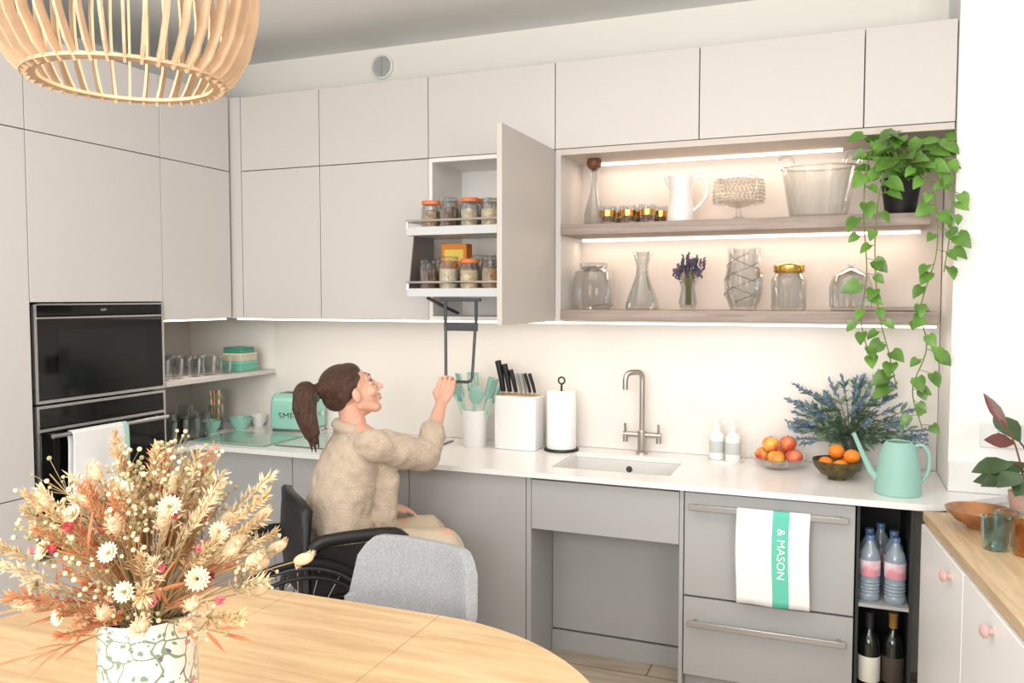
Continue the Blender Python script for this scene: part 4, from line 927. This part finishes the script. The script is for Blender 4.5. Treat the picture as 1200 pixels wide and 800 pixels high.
def straw_flower(c,nrm,r,m,label):
    mb=MB(); nrm=Vector(nrm).normalized(); q=nrm.to_track_quat('Z','Y').to_matrix()
    for ring,(rr,tl,n) in enumerate(((1,.15,16),(.8,.5,14),(.55,.95,12),(.3,1.3,8))):
        for k in range(n):
            a=k*2*math.pi/n+ring*.3; d=q@Vector((math.cos(a)*math.cos(tl),math.sin(a)*math.cos(tl),math.sin(tl)))
            mb.leaf(Vector(c),d,nrm,r*rr,r*.38,fold=.2,curl=-.15)
    part(mb,"straw_flower",m,t,fix=False,label=label)
for i in range(58):
    d=rdir(.2,1.5); e=rim+d*U(.18,.33); P,_=stem(e); plume(cream if i%2 else beige,P,U(.06,.12),.014,80,bl=.016,bw=.0021)
for i in range(46):
    d=rdir(.15,1.3); d.x=-abs(d.x)*.95+(.12 if i%3 else .4); e=rim+d*U(.16,.31); P,_=stem(e); plume(rust,P,U(.06,.12),.013,64,bl=.015,bw=.0020)
for i in range(30):
    d=rdir(.05,1.4); e=rim+d*U(.2,.30); P,dd=stem(e,.001); q=dd.to_track_quat('Z','Y').to_matrix()
    bunny.ell(e,(.0095,.0095,.017),M=q,nu=10,nv=8)
    for k in range(90):
        v=Vector((U(-1,1),U(-1,1),U(-1,1))).normalized(); p=e+q@Vector((v.x*.009,v.y*.009,v.z*.016)); bunny.blade(p,(v+dd*.6),.0095,.0009)
Msf=mat("straw_flower_cream",C(236,220,188),.7,var=.15,vscale=30); Msp=mat("dry_pink",C(206,112,120),.75,var=.4,vscale=30); Msr=mat("dry_red",C(176,62,66),.75,var=.3,vscale=30)
for i,(x,y,z) in enumerate(((.085,-.10,.03),(-.10,-.1,.13),(-.19,-.03,.17),(.03,-.1,.14),(.13,.02,.15),(-.05,-.12,.04),(-.15,-.08,.06),(.01,-.05,.22),(.15,-.05,.1),(.07,-.11,.09),(-.04,-.1,.19),(.09,-.04,.2))):
    P,dd=stem(rim+Vector((x,y,z))); straw_flower(P[-1],dd+Vector((.2,-.8,.2)),U(.014,.02),Msf,"cream papery straw flower head")
for i in range(30):
    d=rdir(.2,1.3); e=rim+d*U(.12,.27); P,dd=stem(e,.0008); mb=MB(); mb.ell(e,(.006,.006,.0075),nu=8,nv=6)
    for k in range(12): mb.blade(e,dd+Vector((U(-1,1),U(-1,1),U(-1,1)))*.7,.011,.003)
    part(mb,"pink_bud",Msp if i%3 else Msr,t,fix=False,label="small pink dried flower bud" if i%3 else "small red dried flower bud")
for i in range(40):
    d=rdir(.2,1.5); e=rim+d*U(.18,.31); P,dd=stem(e,.001)
    for k in range(18):
        q_=P[-2].lerp(P[-1],R())+Vector((U(-1,1),U(-1,1),U(-1,1)))*.028; stm.tube([P[-2],q_],.0005,3,cap=False); (cream if k%3 else green).ell(q_,U(.0022,.0042),nu=6,nv=4)
for i in range(12):
    d=rdir(.0,.8); d.x=-abs(d.x) if i%2 else d.x; e=rim+d*U(.15,.2); P,dd=stem(e,.001)
    for k in range(8): rust.leaf(P[-1]-dd*.012*k,(dd+Vector((U(-1,1),U(-1,1),U(-.3,.6)))*.8),Vector((0,-.5,.8)),U(.05,.09),.006)
for mb,nm,m in ((stm,"stems",mat("dry_stem",C(166,140,98),.8)),(cream,"cream_grass",mat("dry_cream",C(222,202,164),.85,var=.3,vscale=20)),(beige,"beige_grass",mat("dry_beige",C(204,172,126),.85,var=.35,vscale=20)),(rust,"rust_grass",mat("dry_rust",C(198,128,86),.85,var=.35,vscale=16)),(bunny,"bunny_tail_grass",mat("dry_bunny",C(216,188,152),.9)),(green,"green_sprays",mat("dry_green",C(154,152,106),.8))):
    o=part(mb,nm,m,t,fix=False); o["kind"]="stuff"
# ------------------------------------------------------------ pendant lamp
LPos=Vector((-1.045,1.0,1.862))
t=thing("pendant_lamp","slatted birch plywood pendant lamp with glowing bulb","lamp",LPos)
b=MB(); ns=40
prof=[(.140,0),(.164,.022),(.185,.06),(.198,.11),(.201,.16),(.193,.22),(.174,.275),(.14,.325),(.09,.355)]
for k in range(ns):
    a=2*math.pi*k/ns; ca,sa=math.cos(a),math.sin(a); th=.002
    ids=[]
    for j,(r,z) in enumerate(prof):
        w=.016 if j not in (0,8) else .010
        if j==0: nx_,nz_=-.55,.8
        else:
            dr=prof[min(j+1,8)][0]-prof[j-1][0]; dz=prof[min(j+1,8)][1]-prof[j-1][1]; l_=math.hypot(dr,dz); nx_,nz_=-dz/l_,dr/l_
        row=[]
        for sd in (-1,1):
            for rr_,zz_ in ((r,z),(r+nx_*w,z+nz_*w)):
                row.append(b.V((rr_*ca-sd*th*sa,rr_*sa+sd*th*ca,zz_)))
        ids.append(row)
    for p,q in zip(ids,ids[1:]):
        b.F((p[0],q[0],q[1],p[1])); b.F((p[2],p[3],q[3],q[2])); b.F((p[0],p[2],q[2],q[0])); b.F((p[1],q[1],q[3],p[3]))
    b.F(ids[0][:2]+ids[0][:1:-1]); b.F(ids[-1][:2]+ids[-1][:1:-1])
part(b,"lamp_shade",M_lampw,t,smooth=False)
def ring(r,w,z,h,spoke=False):
    rg=MB(); n=64; A=[]
    for k in range(n):
        a=2*math.pi*k/n; A.append([rg.V(((r+dw)*math.cos(a),(r+dw)*math.sin(a),z+dz)) for dw,dz in ((0,0),(w,0),(w,h),(0,h))])
    for k in range(n):
        p,q=A[k],A[(k+1)%n]
        for j in range(4): rg.F((p[j],q[j],q[(j+1)%4],p[(j+1)%4]))
    if spoke:
        for a in (0,math.pi/2): rg.tube([(.09*math.cos(a),.09*math.sin(a),.352),(-.09*math.cos(a),-.09*math.sin(a),.352)],.003,6)
    part(rg,"support_ring",M_lampw,t)
ring(.126,.022,.006,.005); ring(.075,.03,.35,.005,True)
part(MB().tube([(0,0,.25),(0,0,.36)],.022,14),"lamp_holder",M_cer,t)
part(MB().ell((0,0,.2),(.034,.034,.042)),"bulb",emis("bulb",(1,.9,.76,1),12),t)
part(MB().tube([(0,0,.36),(0,0,ZC-LPos.z-.02)],.003,6).lathe([(0,ZC-LPos.z-.03),(.05,ZC-LPos.z-.03),(.05,ZC-LPos.z-.001),(0,ZC-LPos.z-.001)]),"cable",M_cer,t)
# ------------------------------------------------------------ lights
def area(name,loc,target,sx,sy,e,col=(1,1,1)):
    l=bpy.data.lights.new(name,'AREA'); l.shape='RECTANGLE'; l.size=sx; l.size_y=sy; l.energy=e; l.color=col
    o=bpy.data.objects.new(name,l); COL.objects.link(o); o.location=loc
    d=Vector(target)-Vector(loc); o.rotation_euler=d.to_track_quat('-Z','Y').to_euler(); return o
area("rear_soft_fill",(-1.2,-1.5,1.9),(-1.1,3.2,1.2),2.6,1.6,66,(1,.99,.97))  # added broad soft fill from behind the camera, no window there
area("overhead_fill",(-.7,1.3,2.74),(-.7,1.5,0),2.2,1.2,20,(1,.97,.92))  # added overhead fill panel, no actual spotlights
area("ceiling_bounce_fill",(-.6,-.9,1.6),(-1.4,2.2,2.78),1.2,1.2,36,(1,.99,.97))  # added fill aimed upwards to brighten the ceiling
area("rear_ceiling_fill",(.9,.5,1.7),(-.9,2.7,2.78),.7,.7,20,(1,.99,.97))  # second added fill, out of view, lifts the far ceiling
area("strip_a",(-.5,DW-.10,ZS-.04),(-.5,DW-.13,1.9),1.05,.02,1.8,(1,.8,.62))
area("strip_b",(-.4,DW-.10,1.78),(-.4,DW-.13,1.5),1.35,.02,2.0,(1,.8,.62))
area("strip_c",(-1.2,DU+.05,ZB-.012),(-1.2,DU+.12,.8),3.0,.02,3.2,(1,.84,.7))
area("strip_d",(-2.95,3.1,ZB-.012),(-3.0,3.1,.8),.02,.4,.8,(1,.84,.7))
pl=bpy.data.lights.new("bulb_light",'POINT'); pl.energy=1.3; pl.color=(1,.88,.72); pl.shadow_soft_size=.04
po=bpy.data.objects.new("bulb_light",pl); COL.objects.link(po); po.location=LPos+Vector((0,0,.12))
w=bpy.data.worlds.new("World"); SC.world=w; w.use_nodes=True; w.node_tree.nodes["Background"].inputs[0].default_value=(1,.99,.975,1); w.node_tree.nodes["Background"].inputs[1].default_value=.74
# ------------------------------------------------------------ camera
cd=bpy.data.cameras.new("camera"); cd.sensor_width=36; cd.lens=967.2/1200*36
co=bpy.data.objects.new("camera",cd); COL.objects.link(co); co.location=(0,0,1.53)
co.rotation_euler=(math.radians(90-3.02),0,math.radians(21.62)); SC.camera=co
